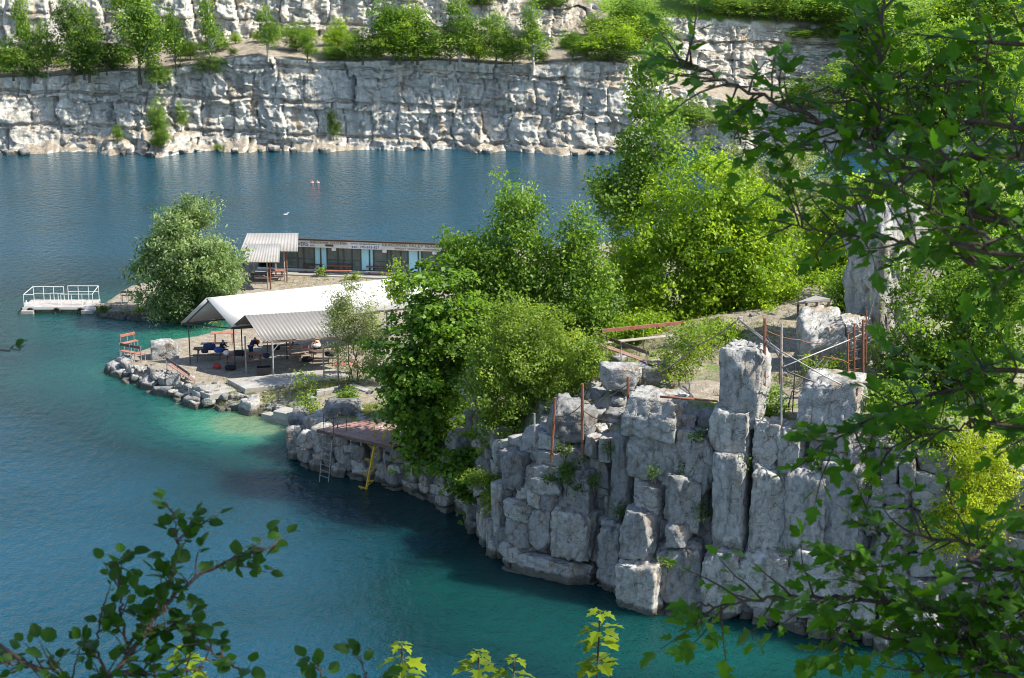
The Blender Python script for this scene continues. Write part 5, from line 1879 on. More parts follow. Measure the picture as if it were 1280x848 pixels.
pxtree('poplar_tree', (812, 420), [(790, 50, 850, 180), (775, 110, 850, 260), (745, 190, 830, 330), (755, 260, 840, 400), (735, 215, 790, 270)], 'tall thin olive green poplar with a pale trunk behind the lime tree', Y=111,
       leaf='leaf_far', n_clump=360, per=40, cr=0.75, size=0.22, aspect=0.75, trunk_r=0.16, bark='bark_birch', gap=0.34, seed=10, nlimb=44)
pxtree('willow_tree', (985, 360), [(930, 185, 1050, 320), (910, 230, 1000, 330), (880, 180, 960, 260)], 'grey green willow standing beyond the lime tree', Y=132,
       leaf='leaf_silver', n_clump=420, per=52, cr=0.9, size=0.24, aspect=0.35, trunk_r=0.2, gap=0.2, seed=11, droop=0.4, nlimb=24)
pxtree('leafy_tree', (1060, 405), [(1000, 235, 1125, 380), (1030, 215, 1110, 300), (985, 300, 1090, 395)], 'bright leafy tree behind the rock pillar', Y=112,
       leaf='leaf_lime', n_clump=640, per=52, cr=0.75, size=0.2, aspect=0.7, trunk_r=0.16, gap=0.12, seed=12, nlimb=30)
pxtree('leafy_tree', (1180, 400), [(1110, 170, 1240, 340), (1180, 200, 1290, 360), (1130, 260, 1290, 400)], 'tall leafy tree filling the ground behind the rock shoulder', Y=104,
       leaf='leaf_maple', n_clump=480, per=50, cr=0.8, size=0.22, aspect=0.7, trunk_r=0.18, gap=0.28, seed=13, nlimb=36)
pxtree('leafy_shrub', (1190, 545), [(1110, 350, 1230, 470), (1160, 330, 1290, 480), (1095, 410, 1200, 550), (1150, 430, 1290, 560), (1130, 290, 1290, 420, 1.0), (1120, 500, 1200, 590, -7.2), (1230, 490, 1300, 600, -7.6), (1085, 475, 1160, 545, -5.4)], 'big bright leafy bush overgrowing the cliff right of the pillar', Y=86.5,
       cat='shrub', leaf='leaf_maple', n_clump=980, per=50, cr=0.6, size=0.19, aspect=0.65, trunk_r=0.1, gap=0.2, seed=14, nlimb=44, stems=4)
pxtree('hanging_shrub', (1215, 545), [(1185, 520, 1250, 620, -3.2), (1175, 590, 1262, 680, -3.9), (1190, 640, 1245, 710, -4.3), (1150, 630, 1210, 690, -3.8), (1195, 560, 1230, 700, -3.9), (1215, 545, 1280, 640, -3.6)], 'yellow green creeper hanging down the cliff face', Y=80.5,
       cat='shrub', leaf='leaf_yellow', n_clump=420, per=34, cr=0.45, size=0.13, aspect=0.55, trunk_r=0.04, gap=0.36, seed=15, nlimb=50, stems=4)
def small_shrub(px, py, box, label, leaf='leaf_shrub', Y=None, n=70, per=34, cr=0.4, size=0.13, seed=1, z=1.2, gap=0.2, name='small_shrub', group=None, stems=3):
    return pxtree(name, (px, py), [box] if not isinstance(box, list) else box, label, Y=Y, z=z, cat='shrub', leaf=leaf, n_clump=n, per=per, cr=cr, size=size, trunk_r=0.035, gap=gap, seed=seed, nlimb=12, stems=stems, group=group)
small_shrub(382, 498, [(360, 462, 405, 482), (368, 478, 400, 500)], 'sparse young shrub in front of the pavilion slab', 'leaf_shrub', n=34, per=22, cr=0.4, seed=31, z=1.2)
small_shrub(386, 528, (370, 494, 402, 526), 'little green shrub at the concrete shore steps', 'leaf_shrub', n=36, per=24, cr=0.35, seed=32, z=1.4)
small_shrub(432, 500, (422, 484, 448, 503), 'low dark green shrub beside the concrete kerb', 'leaf_maple', n=34, per=26, cr=0.3, seed=33, z=1.7)
small_shrub(850, 470, [(812, 425, 880, 480), (840, 400, 900, 450)], 'straggly shrub between the red bench and the crag', 'leaf_shrub', Y=89.5, n=130, per=34, cr=0.5, seed=34)
small_shrub(875, 450, [(855, 398, 935, 440)], 'low bushes along the path edge behind the cable', 'leaf_lime', Y=95, n=110, per=34, cr=0.5, seed=35)
small_shrub(950, 535, (920, 478, 985, 540), 'green shrub growing out of the rocks under the rusty posts', 'leaf_maple', Y=83.2, n=120, per=34, cr=0.4, seed=36)
small_shrub(960, 400, [(930, 350, 1010, 405), (985, 340, 1050, 372)], 'leafy bush spreading behind the gravel path', 'leaf_lime', Y=103, n=180, per=40, cr=0.55, size=0.17, seed=48)
small_shrub(1060, 395, [(1035, 340, 1085, 400)], 'leafy bush between the tiny shelter and the rock pillar', 'leaf_maple', Y=100, n=110, per=40, cr=0.5, size=0.17, seed=49)
small_shrub(1030, 480, (1005, 440, 1060, 480), 'low greenery among the scrap iron', 'leaf_shrub', Y=86.5, n=46, per=26, cr=0.4, seed=37)
small_shrub(735, 470, (715, 420, 760, 470), 'bush at the left end of the dark backed bench', 'leaf_shrub', Y=91.5, n=90, per=36, cr=0.45, seed=38)
small_shrub(800, 430, [(765, 395, 870, 430)], 'hedge of low bushes behind the red backed bench', 'leaf_lime', Y=98, n=170, per=36, cr=0.5, size=0.15, seed=39)
small_shrub(725, 610, (705, 575, 745, 610), 'dark ivy patch on the cliff below the rusted posts', 'leaf_dark', Y=85.8, n=50, per=30, cr=0.35, seed=40)
small_shrub(855, 590, (840, 572, 872, 598), 'small dark ivy tuft in a cliff recess', 'leaf_dark', Y=82.6, n=30, per=26, cr=0.3, seed=41)
small_shrub(610, 640, [(575, 590, 625, 645)], 'scrub clinging to the gully beside the cliff', 'leaf_shrub', Y=90.5, n=80, per=34, cr=0.45, seed=42)
small_shrub(400, 346, (394, 335, 410, 345), 'small weed bush before the hut front', 'leaf_shrub', n=16, per=20, cr=0.3, seed=43)
small_shrub(440, 350, (425, 342, 452, 351), 'low weeds on the gravel before the second hut table', 'leaf_shrub', n=18, per=20, cr=0.3, seed=44)
small_shrub(508, 384, (484, 330, 515, 384), 'maple shoots rising past the end of the white roof', 'leaf_lime', Y=113, n=60, per=30, cr=0.5, size=0.18, seed=45)
small_shrub(128, 392, (122, 382, 140, 394), 'green tuft where the gangway meets the landing', 'leaf_dark', n=20, per=24, cr=0.3, seed=46, z=0.6)
small_shrub(185, 392, (170, 384, 200, 394), 'low grass green bush under the willow', 'leaf_shrub', n=24, per=24, cr=0.35, seed=47, z=0.6)
pxtree('leafy_tree', (1210, 150), [(1130, 20, 1230, 140), (1180, 30, 1290, 160), (1120, 80, 1200, 170)], 'leafy tree on the hillside above the right shore', Y=150,
       leaf='leaf_maple', n_clump=380, per=50, cr=1.0, size=0.30, aspect=0.7, trunk_r=0.2, gap=0.28, seed=16, nlimb=30)

for k, (px, py) in enumerate([(655, 640), (690, 600), (742, 600), (775, 640), (815, 590), (872, 545), (880, 640), (935, 580), (1028, 580), (1088, 600), (990, 690), (835, 700), (760, 560), (705, 560)]):
    small_shrub(px, py + 6, (px - 11, py - 10, px + 11, py + 10), 'little ivy tuft rooted in a joint of the near cliff', random.choice(['leaf_dark', 'leaf_shrub', 'leaf_dark']), Y=cliff_y(px, py) - 0.35, n=12, per=18, cr=0.3, size=0.11, seed=200 + k, gap=0.0, name='ivy_tuft', group='ivy tufts in the near cliff joints', stems=1)
# ---- far ledge and hillside trees: a few kinds, copied
def far_proto(name, leaf, seed, kind):
    rng = np.random.default_rng(seed)
    if kind == 'birch':
        lb = [(0, 0, 0.62, 0.16, 0.16, 0.36), (0.03, 0, 0.42, 0.22, 0.2, 0.26), (-0.03, 0, 0.78, 0.12, 0.12, 0.2)]
        return lb, 90, 40, 0.085, 0.026, 'bark_birch', 0.32
    if kind == 'round':
        lb = [(0, 0, 0.55, 0.36, 0.33, 0.4), (-0.16, 0, 0.42, 0.26, 0.24, 0.34), (0.18, 0, 0.4, 0.26, 0.24, 0.33)]
        return lb, 150, 40, 0.10, 0.03, 'bark', 0.2
    if kind == 'tall':
        lb = [(0, 0, 0.6, 0.26, 0.24, 0.38), (0.08, 0, 0.4, 0.3, 0.26, 0.3), (-0.08, 0, 0.75, 0.18, 0.18, 0.24)]
        return lb, 140, 42, 0.09, 0.026, 'bark', 0.28
    lb = [(0, 0, 0.5, 0.2, 0.2, 0.45), (0, 0, 0.25, 0.27, 0.27, 0.2), (0, 0, 0.8, 0.1, 0.1, 0.18)]
    return lb, 120, 44, 0.08, 0.024, 'bark', 0.2
FKINDS = {}
def far_kind(key, name, leaf, kind, seed):
    lb, nc, per, cr, size, bark, gap = far_proto(name, leaf, seed, kind)
    rng = np.random.default_rng(seed)
    cs, pts, outw, tone = crown_points(lb, nc, per, cr, rng, 0, 0.45, 0.8, seed)
    crown = leaf_cloud('crown', pts, outw, size, rng, 0.6, 0.5, 0.9, 0.2, tone)
    crown.materials.append(M[leaf])
    mb = MB()
    limbs(mb, (0, 0, -0.06), (0, 0, 0.9), cs, 0.018, rng, 12)
    me = bpy.data.meshes.new('trunk')
    me.from_pydata(mb.v, [], mb.f)
    me.materials.append(M[bark])
    FKINDS[key] = (name, crown, me)
far_kind('b1', 'birch_tree', 'leaf_birch', 'birch', 101)
far_kind('b2', 'birch_tree', 'leaf_far', 'birch', 102)
far_kind('r1', 'leafy_shrub', 'leaf_far', 'round', 103)
far_kind('r2', 'leafy_shrub', 'leaf_lime', 'round', 104)
far_kind('t1', 'leafy_tree', 'leaf_far', 'tall', 105)
far_kind('t2', 'leafy_tree', 'leaf_maple', 'tall', 106)
far_kind('d1', 'dark_tree', 'leaf_dark', 'tall', 107)
far_kind('d2', 'dark_shrub', 'leaf_dark', 'round', 108)
FLABEL = {'b1': 'slender pale trunked birch on the far ledge', 'b2': 'thin light green birch on the far ledge', 'r1': 'rounded mid green bush on the far ledge', 'r2': 'rounded lime green bush on the far ledge',
          't1': 'upright mid green tree on the far ledge', 't2': 'upright bright green tree on the far ledge', 'd1': 'dark green tree on the far ledge', 'd2': 'dark green bush on the far ledge'}
FGROUP = 'trees and bushes on the far quarry ledge'
QV = FARV[:, :, :].reshape(-1, 3)
def far_hit(px, py):
    """nearest built point of the far wall seen through photo pixel"""
    d = np.array(ray(px, py).normalized())
    rel = QV - np.array([0, 0, CAM_H])
    t = rel @ d
    e = np.linalg.norm(rel - t[:, None] * d, axis=1)
    ok = e < 0.9
    if not ok.any():
        i = int(np.argmin(e))
    else:
        i = np.where(ok)[0][np.argmin(t[ok])]
    return QV[i]
def far_tree(key, px, ybase, ytop, width, label=None, group=FGROUP, hit=None):
    p = far_hit(px, ybase) if hit is None else hit
    k = (Vector((0, 0, CAM_H)) - Vector(p)).length / FPX
    h = (ybase - ytop) * k / math.cos(PITCH) * 1.08
    name, crown, trunk = FKINDS[key]
    half = {'b': 0.44, 'r': 0.84, 't': 0.64, 'd': 0.66 if key == 'd1' else 0.84}[key[0]]
    w = width * k / half * 1.35
    root = tag(empty(name, (p[0], p[1], p[2])), label or FLABEL[key], 'tree' if 'tree' in name else 'shrub', group)
    root.rotation_euler = (0, 0, random.uniform(-0.5, 0.5))
    root.scale = (w, w, h)
    for nm, me in (('crown', crown), ('trunk', trunk)):
        o = bpy.data.objects.new(nm, me)
        COL.objects.link(o)
        o.parent = root
random.seed(3)
for a in [('r1', 10, 92, 42, 50), ('b1', 26, 92, -4, 24), ('d2', 42, 94, 48, 34), ('b2', 56, 92, 22, 24), ('d1', 84, 98, 12, 44), ('d2', 98, 102, 60, 44), ('t1', 112, 97, 16, 40), ('d2', 130, 100, 58, 34), ('t1', 166, 95, -12, 58), ('b1', 178, 95, 0, 34), ('b2', 190, 108, 66, 24),
          ('t2', 214, 80, 12, 26), ('b1', 262, 86, 6, 24), ('d2', 256, 90, 66, 30), ('b2', 335, 64, 0, 24), ('r1', 368, 56, 20, 34), ('t2', 381, 82, 48, 20), ('r2', 421, 62, 18, 28), ('r1', 447, 78, 36, 40), ('t2', 484, 78, 8, 50), ('r2', 506, 78, 20, 50), ('t1', 530, 79, 14, 46), ('r1', 520, 80, 44, 60), ('b2', 568, 80, -4, 36), ('r1', 556, 80, 34, 40), ('r2', 598, 80, 42, 32), ('t1', 628, 82, 22, 36), ('b1', 658, 84, 10, 30), ('r1', 640, 82, 46, 30),
          ('t2', 714, 68, 32, 28), ('r2', 770, 68, 18, 60), ('t2', 792, 60, -4, 50), ('d2', 770, 76, 44, 50), ('r1', 812, 55, 10, 44), ('d2', 606, 6, -22, 34), ('d2', 690, 4, -20, 40), ('d2', 830, 90, 40, 36), ('r1', 800, 30, -12, 44), ('r1', 745, 40, 8, 30)]:
    far_tree(*a)
for a in [('r1', 192, 174, 118, 20), ('b2', 232, 160, 122, 12), ('r1', 152, 172, 150, 12), ('d1', 420, 168, 134, 15), ('r1', 208, 176, 150, 14), ('r1', 270, 182, 172, 10), ('r2', 190, 180, 164, 16)]:
    far_tree(*a, label='small bush rooted in the face of the far wall', group='bushes in the far wall face')
for a in [('d1', 885, 10, -36, 60), ('r1', 915, 14, -14, 46), ('r1', 945, 17, -14, 60), ('t1', 975, 18, -24, 56), ('r1', 1004, 24, -6, 60), ('t2', 1036, 30, -10, 66), ('r1', 1064, 46, 14, 60), ('r1', 1014, 42, 28, 50), ('t1', 1100, 66, -14, 90), ('r1', 1140, 100, 10, 90), ('r2', 1180, 60, -20, 90), ('t1', 1240, 60, -30, 90), ('r1', 1275, 110, 30, 80),
          ('r1', 1060, 130, 70, 80), ('r2', 1100, 160, 100, 80), ('r1', 1270, 190, 110, 90), ('t2', 1000, 150, 108, 40), ('r2', 925, 160, 120, 40), ('r1', 870, 165, 128, 50)]:
    far_tree(*a, label={'d': 'dark leafy clump on the grassy hill above the rock outcrop', 'r': 'bushy green clump on the grassy hill above the rock outcrop', 't': 'taller green tree on the grassy hill above the rock outcrop'}[a[0][0]], group='trees and bushes on the far right hillside')

for k in range(46):
    px = random.uniform(0, 760)
    j = n1 + random.randint(1, n2 - 2)
    x = (px - 640) * 240.0 / FPX
    p = far_ground(x, j)
    w = random.uniform(12, 30)
    far_tree(random.choice(['r1', 'r1', 'r2', 'd2']), px, 80, 80 - w * random.uniform(0.5, 0.95), w * 0.8, hit=p)
# ---- grass tufts
def grass_patch(name, spots, label, blades, hgt, parent=None):
    rng = np.random.default_rng(77)
    P, H_ = [], []
    for (px, py, r, n, gs) in spots:
        c = on_ground(px, py, gs)
        q = rng.normal(size=(n, 2)) * r * 0.5
        x, y = c.x + q[:, 0] * 1.6, c.y + q[:, 1]
        z = ground_z(x, y)
        ok = z > 0.25
        P.append(np.stack([x, y, z], 1)[ok])
    P = np.concatenate(P)
    n = len(P)
    k = blades
    idx = np.repeat(np.arange(n), k)
    b = P[idx] + np.c_[rng.normal(size=(n * k, 2)) * 0.06, np.zeros(n * k) - 0.03]
    hh = hgt * rng.uniform(0.5, 1.5, n * k)
    d = np.c_[rng.normal(size=(n * k, 2)) * 0.45, np.ones(n * k)]
    tip = b + d * hh[:, None]
    a = rng.uniform(0, 6.28, n * k)
    w = np.c_[np.cos(a), np.sin(a), 0 * a] * 0.018
    v = np.stack([b - w, b + w, tip], 1).reshape(-1, 3)
    f = np.arange(n * k * 3).reshape(-1, 3)
    me = npmesh(name, v, f, {'rnd': np.repeat(rng.uniform(0, 1, n * k), 3)})
    return tag(link(name, me, M['grass']), label, 'grass', None, 'stuff')
grass_patch('grass', [(300, 492, 2.5, 300, 1), (340, 488, 2.5, 420, 1), (400, 486, 2, 300, 1.2), (440, 512, 2.0, 500, 2), (460, 518, 1.6, 400, 2.2), (380, 525, 1.0, 120, 1.8), (170, 391, 1.8, 260, 0.7), (430, 478, 1.6, 220, 1.4), (618, 575, 2.2, 700, 4.5), (590, 600, 1.6, 400, 3.5), (735, 570, 1.2, 260, 6),
                      (740, 480, 2.5, 250, 9), (860, 440, 4.0, 700, 10), (920, 420, 2.5, 300, 10.3), (800, 420, 3.0, 400, 9.5), (1010, 470, 1.5, 200, 10), (1060, 395, 2.5, 250, 10.5), (400, 352, 3.0, 120, 1.2), (470, 352, 3, 120, 1.2)], 'short dry grass tufts on the banks of the peninsula', 7, 0.16)

# ================================================================== NEAR SLOPE AND FOREGROUND FOLIAGE
nx = np.arange(-16, 18, 0.5)
ny = np.concatenate([np.arange(-8, 14, 0.4), np.arange(14, 22, 0.8)])
NX, NY = np.meshgrid(nx, ny, indexing='ij')
def slope_z(x, y):
    return np.interp(y, [-8, -1, 3, 7, 12, 14, 18, 22], [35.2, 34.2, 32.4, 30.0, 27.2, 22, 8, -2])
nzv = slope_z(NX.ravel(), NY.ravel()) + 0.2 * fbm(np.stack([NX.ravel() * 0.6, NY.ravel() * 0.6, 0 * NX.ravel()], 1), 3)
me = npmesh('viewpoint_slope', np.stack([NX.ravel(), NY.ravel(), nzv], 1), grid_faces(len(nx), len(ny)), {'veg': np.full(len(nzv), 0.3)}, True)
tag(link('viewpoint_slope', me, M['ground']), kind='structure', label='overgrown cliff slope below the viewpoint')

def fan_leaf(name, outline, curl=0.12, mat=None, rnd=0.0):
    """leaf blade from a half outline (x across, y along), stalk at origin, with midrib fold"""
    pts = [(0, 0)] + outline + [(0, 1.0)]
    vs = []
    for (x, y) in pts:
        vs.append((x, y, abs(x) * 0.22 - curl * y * y))
    right = list(range(len(pts)))
    for (x, y) in outline:
        vs.append((-x, y, abs(x) * 0.22 - curl * y * y))
    n = len(outline)
    # midrib points
    mids = []
    for t in (0.3, 0.6):
        mids.append(len(vs))
        vs.append((0, t, -curl * t * t))
    fs = []
    def mid_of(y):
        return 0 if y < 0.18 else (mids[0] if y < 0.48 else (mids[1] if y < 0.85 else len(pts) - 1))
    def strip(ids):
        for a, b in zip(ids[:-1], ids[1:]):
            ma, mb_ = mid_of(vs[a][1]), mid_of(vs[b][1])
            if ma == mb_:
                if len({a, b, ma}) == 3:
                    fs.append((a, b, ma))
            else:
                if len({a, b, ma}) == 3:
                    fs.append((a, b, ma))
                if len({b, mb_, ma}) == 3:
                    fs.append((b, mb_, ma))
    strip(right)
    left = [0] + [len(pts) + k for k in range(n)] + [len(pts) - 1]
    strip(left)
    # stalk
    b = len(vs)
    vs += [(-0.012, 0, 0), (0.012, 0, 0), (0.010, -0.35, 0.05), (-0.010, -0.35, 0.05)]
    fs.append((b, b + 1, b + 2, b + 3))
    me = bpy.data.meshes.new(name)
    me.from_pydata(vs, [], fs)
    at_ = me.attributes.new('rnd', 'FLOAT', 'POINT')
    for d in at_.data:
        d.value = rnd
    if mat:
        me.materials.append(mat)
    me.update()
    return me
MAPLE = [(0.16, -0.05), (0.34, 0.02), (0.30, 0.16), (0.50, 0.24), (0.58, 0.44), (0.40, 0.44), (0.26, 0.46), (0.30, 0.62), (0.36, 0.76), (0.20, 0.78), (0.12, 0.86)]
FIELD = [(0.10, 0.0), (0.22, 0.10), (0.40, 0.22), (0.44, 0.36), (0.30, 0.38), (0.20, 0.42), (0.28, 0.58), (0.30, 0.72), (0.16, 0.76), (0.10, 0.88)]
OVAL = [(0.14, 0.03), (0.30, 0.14), (0.38, 0.32), (0.40, 0.50), (0.36, 0.68), (0.26, 0.83), (0.12, 0.94)]
L_FIELD = [fan_leaf('leaf', [(x * random.uniform(0.85, 1.15), y) for x, y in FIELD], c, M['fg_maple']) for c in (0.05, 0.18, 0.3, -0.1)]
L_OVAL = [fan_leaf('leaf', [(x * random.uniform(0.8, 1.15), y) for x, y in OVAL], c, M['fg_apple']) for c in (0.05, 0.2, 0.35, -0.1)]
L_SAP = [fan_leaf('leaf', [(x * random.uniform(0.9, 1.1), y) for x, y in MAPLE], c, M['fg_sapling']) for c in (0.15, 0.3, 0.4)]

def leaf_matrix(p, d, nrm, size, sx=1.0):
    """leaf with stalk end at p, blade along d, facing nrm"""
    d = Vector(d).normalized()
    n = Vector(nrm)
    n = (n - d * n.dot(d))
    n = n.normalized() if n.length > 1e-4 else d.orthogonal().normalized()
    x = d.cross(n).normalized()
    R = Matrix((x, d, n)).transposed().to_4x4()
    return Matrix.Translation(Vector(p) + d * size * 0.35) @ R @ Matrix.Diagonal((size * sx, size, size, 1))

def resample(P, n):
    P = [Vector(p) for p in P]
    out = []
    m = len(P) - 1
    for k in range(n):
        t = k / (n - 1) * m
        i = min(int(t), m - 1)
        f = t - i
        p0, p1, p2, p3 = P[max(i - 1, 0)], P[i], P[i + 1], P[min(i + 2, m)]
        out.append(0.5 * ((2 * p1) + (p2 - p0) * f + (2 * p0 - 5 * p1 + 4 * p2 - p3) * f * f + (3 * p1 - p0 - 3 * p2 + p3) * f ** 3))
    return out

def leafy_limb(root, path, r0, r1, twig_len, twig_gap, leaf_gap, size, rnd, leaves, bark, start=0.0, tip_leaf=True, up=0.6, zig=0.012):
    """path: world points from base to tip; makes one limb mesh with twigs; appends leaf matrices"""
    n = max(12, len(path) * 7)
    P = resample(path, n)
    for k in range(1, n):
        P[k] = P[k] + Vector((rnd.gauss(0, zig), rnd.gauss(0, zig), rnd.gauss(0, zig)))
    L = sum((P[k + 1] - P[k]).length for k in range(n - 1))
    mb = MB()
    mb.tube(P, [r0 + (r1 - r0) * k / (n - 1) for k in range(n)], 7)
    acc, nxt = 0.0, start * L
    twigs = []
    for k in range(n - 1):
        seg_ = P[k + 1] - P[k]
        acc += seg_.length
        while acc >= nxt:
            d = seg_.normalized()
            side = d.cross(Vector((rnd.gauss(0, 1), rnd.gauss(0, 1), rnd.gauss(0, 1)))).normalized()
            td = (d * rnd.uniform(0.3, 0.9) + side * 0.9 + Vector((0, 0, 0.12))).normalized()
            ln = twig_len * rnd.uniform(0.4, 1.2)
            twigs.append((P[k], td, ln))
            nxt += twig_gap * rnd.uniform(0.6, 1.4)
    twigs.append((P[-1], (P[-1] - P[-2]).normalized(), twig_len * 0.5))
    for (a, d, ln) in twigs:
        m_ = 5
        Q = [a]
        dd = d.copy()
        for j in range(m_):
            dd = (dd + Vector((rnd.gauss(0, 0.12), rnd.gauss(0, 0.12), rnd.gauss(0.01, 0.10)))).normalized()
            Q.append(Q[-1] + dd * ln / m_)
        tr = min(r1 * 1.3, 0.0035)
        mb.tube(Q, [tr * (1.2 - 0.8 * j / m_) for j in range(m_ + 1)], 5)
        t = ln * 0.15
        sgn = 1
        while t < ln:
            j = t / ln * m_
            i = min(int(j), m_ - 1)
            p = Q[i].lerp(Q[i + 1], j - i)
            d2 = (Q[i + 1] - Q[i]).normalized()
            s_ = d2.cross(Vector((0, 0, 1)))
            s_ = (s_.normalized() if s_.length > 1e-3 else Vector((1, 0, 0))) * sgn
            ld = (d2 * 0.6 + s_ * rnd.uniform(0.5, 1.0) + Vector((rnd.gauss(0, 0.25), rnd.gauss(0, 0.25), rnd.gauss(-0.1, 0.3))))
            nr = Vector((rnd.gauss(0, 0.4), rnd.gauss(-0.15, 0.4), up + rnd.uniform(0, 0.5)))
            leaves.append(leaf_matrix(p, ld, nr, size * rnd.uniform(0.45, 1.25), rnd.uniform(0.75, 1.15)))
            sgn = -sgn
            t += leaf_gap * rnd.uniform(0.6, 1.3)
        leaves.append(leaf_matrix(Q[-1], dd, Vector((rnd.gauss(0, 0.3), rnd.gauss(-0.2, 0.3), 1)), size * rnd.uniform(0.7, 1.1)))
    return mb.build('branch', bark, root, True)

def put_leaves(root, leaves, shapes, limit, rnd):
    """the leaves that show largest are objects of their own, the others one joined part"""
    def score(Mx):
        p = Mx.translation
        px, py = to_px(p)
        inside = -20 < px < 1300 and -20 < py < 868 and p.y > 0.5
        return (0 if inside else 1, (p - Vector((0, 0, CAM_H))).length / max(0.01, Mx.to_scale().y))
    leaves.sort(key=score)
    inv = world_of(root).inverted()
    for Mx in leaves[:limit]:
        o = bpy.data.objects.new('leaf', rnd.choice(shapes))
        COL.objects.link(o)
        o.parent = root
        o.matrix_local = inv @ Mx
    rest = leaves[limit:]
    if rest:
        vs, fs, rn = [], [], []
        for Mx in rest:
            me = rnd.choice(shapes)
            b = len(vs)
            vs += [tuple(inv @ Mx @ v.co) for v in me.vertices]
            fs += [tuple(b + i for i in p.vertices) for p in me.polygons]
            rn += [rnd.random()] * len(me.vertices)
        m2 = bpy.data.meshes.new('foliage')
        m2.from_pydata(vs, [], fs)
        at_ = m2.attributes.new('rnd', 'FLOAT', 'POINT')
        at_.data.foreach_set('value', np.array(rn, np.float32))
        m2.update()
        o = link('foliage', m2, shapes[0].materials[0], root, world=False)
        o['kind'] = 'stuff'

# ---- maple standing right of the viewpoint; its limbs reach into the view
rnd = random.Random(17)
D0 = 4.7
base = Vector((3.9, 4.3, float(slope_z(0, 4.3)) - 0.1))
fm = tag(empty('maple_tree', base), 'dark shaded maple whose leafy branches reach in close to the viewer', 'tree')
tr_pts = [base + Vector((0, 0, -0.3)), base + Vector((-0.05, 0.05, 2.0)), base + Vector((0.1, 0.1, 4.5)), base + Vector((0.0, 0.0, 7.0)), base + Vector((-0.1, 0.2, 10.0))]
MB().tube(resample(tr_pts, 14), [0.17 - 0.01 * k for k in range(14)], 10).build('trunk', M['bark_fg'], fm, True)
def tpt(z):
    return Vector((base.x, base.y, z))
leaves = []
def limb_px(pts, r0, r1, tl, tg, lg, size, z_attach=None, start=0.0, trunk=True, D=D0, zig=0.004):
    P = [atr(p[0], p[1], p[2] if len(p) > 2 else D) for p in pts]
    if trunk:
        P = [tpt(z_attach if z_attach else P[0].z - 0.3)] + P
        start = max(start, 0.30)
    leafy_limb(fm, P, r0 * 0.62, r1 * 0.7, tl, tg * (0.62 if pts[0][1] > 400 else 0.52), lg, size, rnd, leaves, M['bark_fg'], start, zig=zig)
S_ = 0.053
limb_px([(1330, 285), (1240, 255), (1165, 225), (1105, 192), (1060, 168), (1000, 140), (930, 112), (875, 86), (846, 72)], 0.017, 0.0035, 0.17, 0.050, 0.032, S_, start=0.28)
limb_px([(1100, 190), (1098, 140), (1101, 70), (1104, 0), (1106, -70)], 0.0085, 0.005, 0.16, 0.050, 0.033, S_, trunk=False)
limb_px([(1062, 170), (1015, 186), (960, 186), (915, 172)], 0.006, 0.002, 0.13, 0.045, 0.032, S_, trunk=False)
limb_px([(1330, 165), (1230, 160), (1150, 150), (1080, 128), (1030, 110)], 0.012, 0.003, 0.20, 0.052, 0.034, S_)
limb_px([(1330, 60), (1240, 90), (1160, 110), (1120, 112)], 0.012, 0.003, 0.18, 0.075, 0.036, S_)
limb_px([(1330, 205, 4.4), (1240, 200, 4.3), (1170, 205, 4.3), (1110, 235, 4.3), (1060, 262, 4.3)], 0.012, 0.003, 0.19, 0.055, 0.034, S_)
limb_px([(1330, 345), (1220, 322), (1130, 305), (1050, 292), (985, 282)], 0.012, 0.003, 0.15, 0.055, 0.034, S_)
limb_px([(1330, 325, 4.2), (1240, 300, 4.2), (1190, 270, 4.2), (1150, 262, 4.2)], 0.010, 0.003, 0.17, 0.060, 0.036, S_)
limb_px([(1330, 470), (1230, 478), (1150, 500), (1080, 530), (1020, 562)], 0.013, 0.003, 0.17, 0.042, 0.030, S_)
limb_px([(1330, 540), (1240, 530), (1170, 540), (1110, 560)], 0.010, 0.003, 0.15, 0.055, 0.034, S_)
limb_px([(1330, 720), (1240, 688), (1170, 672), (1110, 668), (1080, 655)], 0.012, 0.003, 0.15, 0.045, 0.032, S_)
limb_px([(1330, 800), (1220, 775), (1120, 755), (1030, 745), (960, 748), (900, 758), (872, 752)], 0.014, 0.003, 0.16, 0.045, 0.031, S_)
limb_px([(1110, 756), (1080, 720), (1075, 690)], 0.006, 0.002, 0.14, 0.05, 0.034, S_, trunk=False)
limb_px([(1330, 850), (1240, 825), (1160, 808), (1090, 790), (1040, 775)], 0.012, 0.003, 0.17, 0.045, 0.032, S_)
limb_px([(1330, 760), (1270, 745), (1230, 760), (1200, 800)], 0.010, 0.003, 0.16, 0.05, 0.034, S_)
limb_px([(1340, 890), (1270, 850), (1200, 835), (1150, 838)], 0.010, 0.003, 0.18, 0.05, 0.034, S_)
put_leaves(fm, leaves, L_FIELD, 300, rnd)
print('maple leaves', len(leaves))
# the crown of the same maple, overhead and out of the picture, shades these limbs
rng = np.random.default_rng(5)
lob = [(4.6, 3.4, 39.4, 3.0, 2.2, 1.7), (6.4, 3.4, 38.2, 2.6, 2.2, 2.4), (2.6, 3.0, 39.0, 2.2, 1.8, 1.3), (5.4, 3.4, 36.2, 1.4, 1.6, 2.4), (5.2, 3.6, 34.2, 1.3, 1.5, 1.8), (1.6, 2.4, 38.2, 2.0, 1.5, 1.0)]
cs, pts, outw, tone = crown_points(lob, 300, 26, 0.55, rng, 0, 0.6, 0.7)
cr_ = link('crown', leaf_cloud('crown', pts, outw, 0.12, rng, 0.9, 0.9, 0.6, 0, tone), M['leaf_maple'], fm)

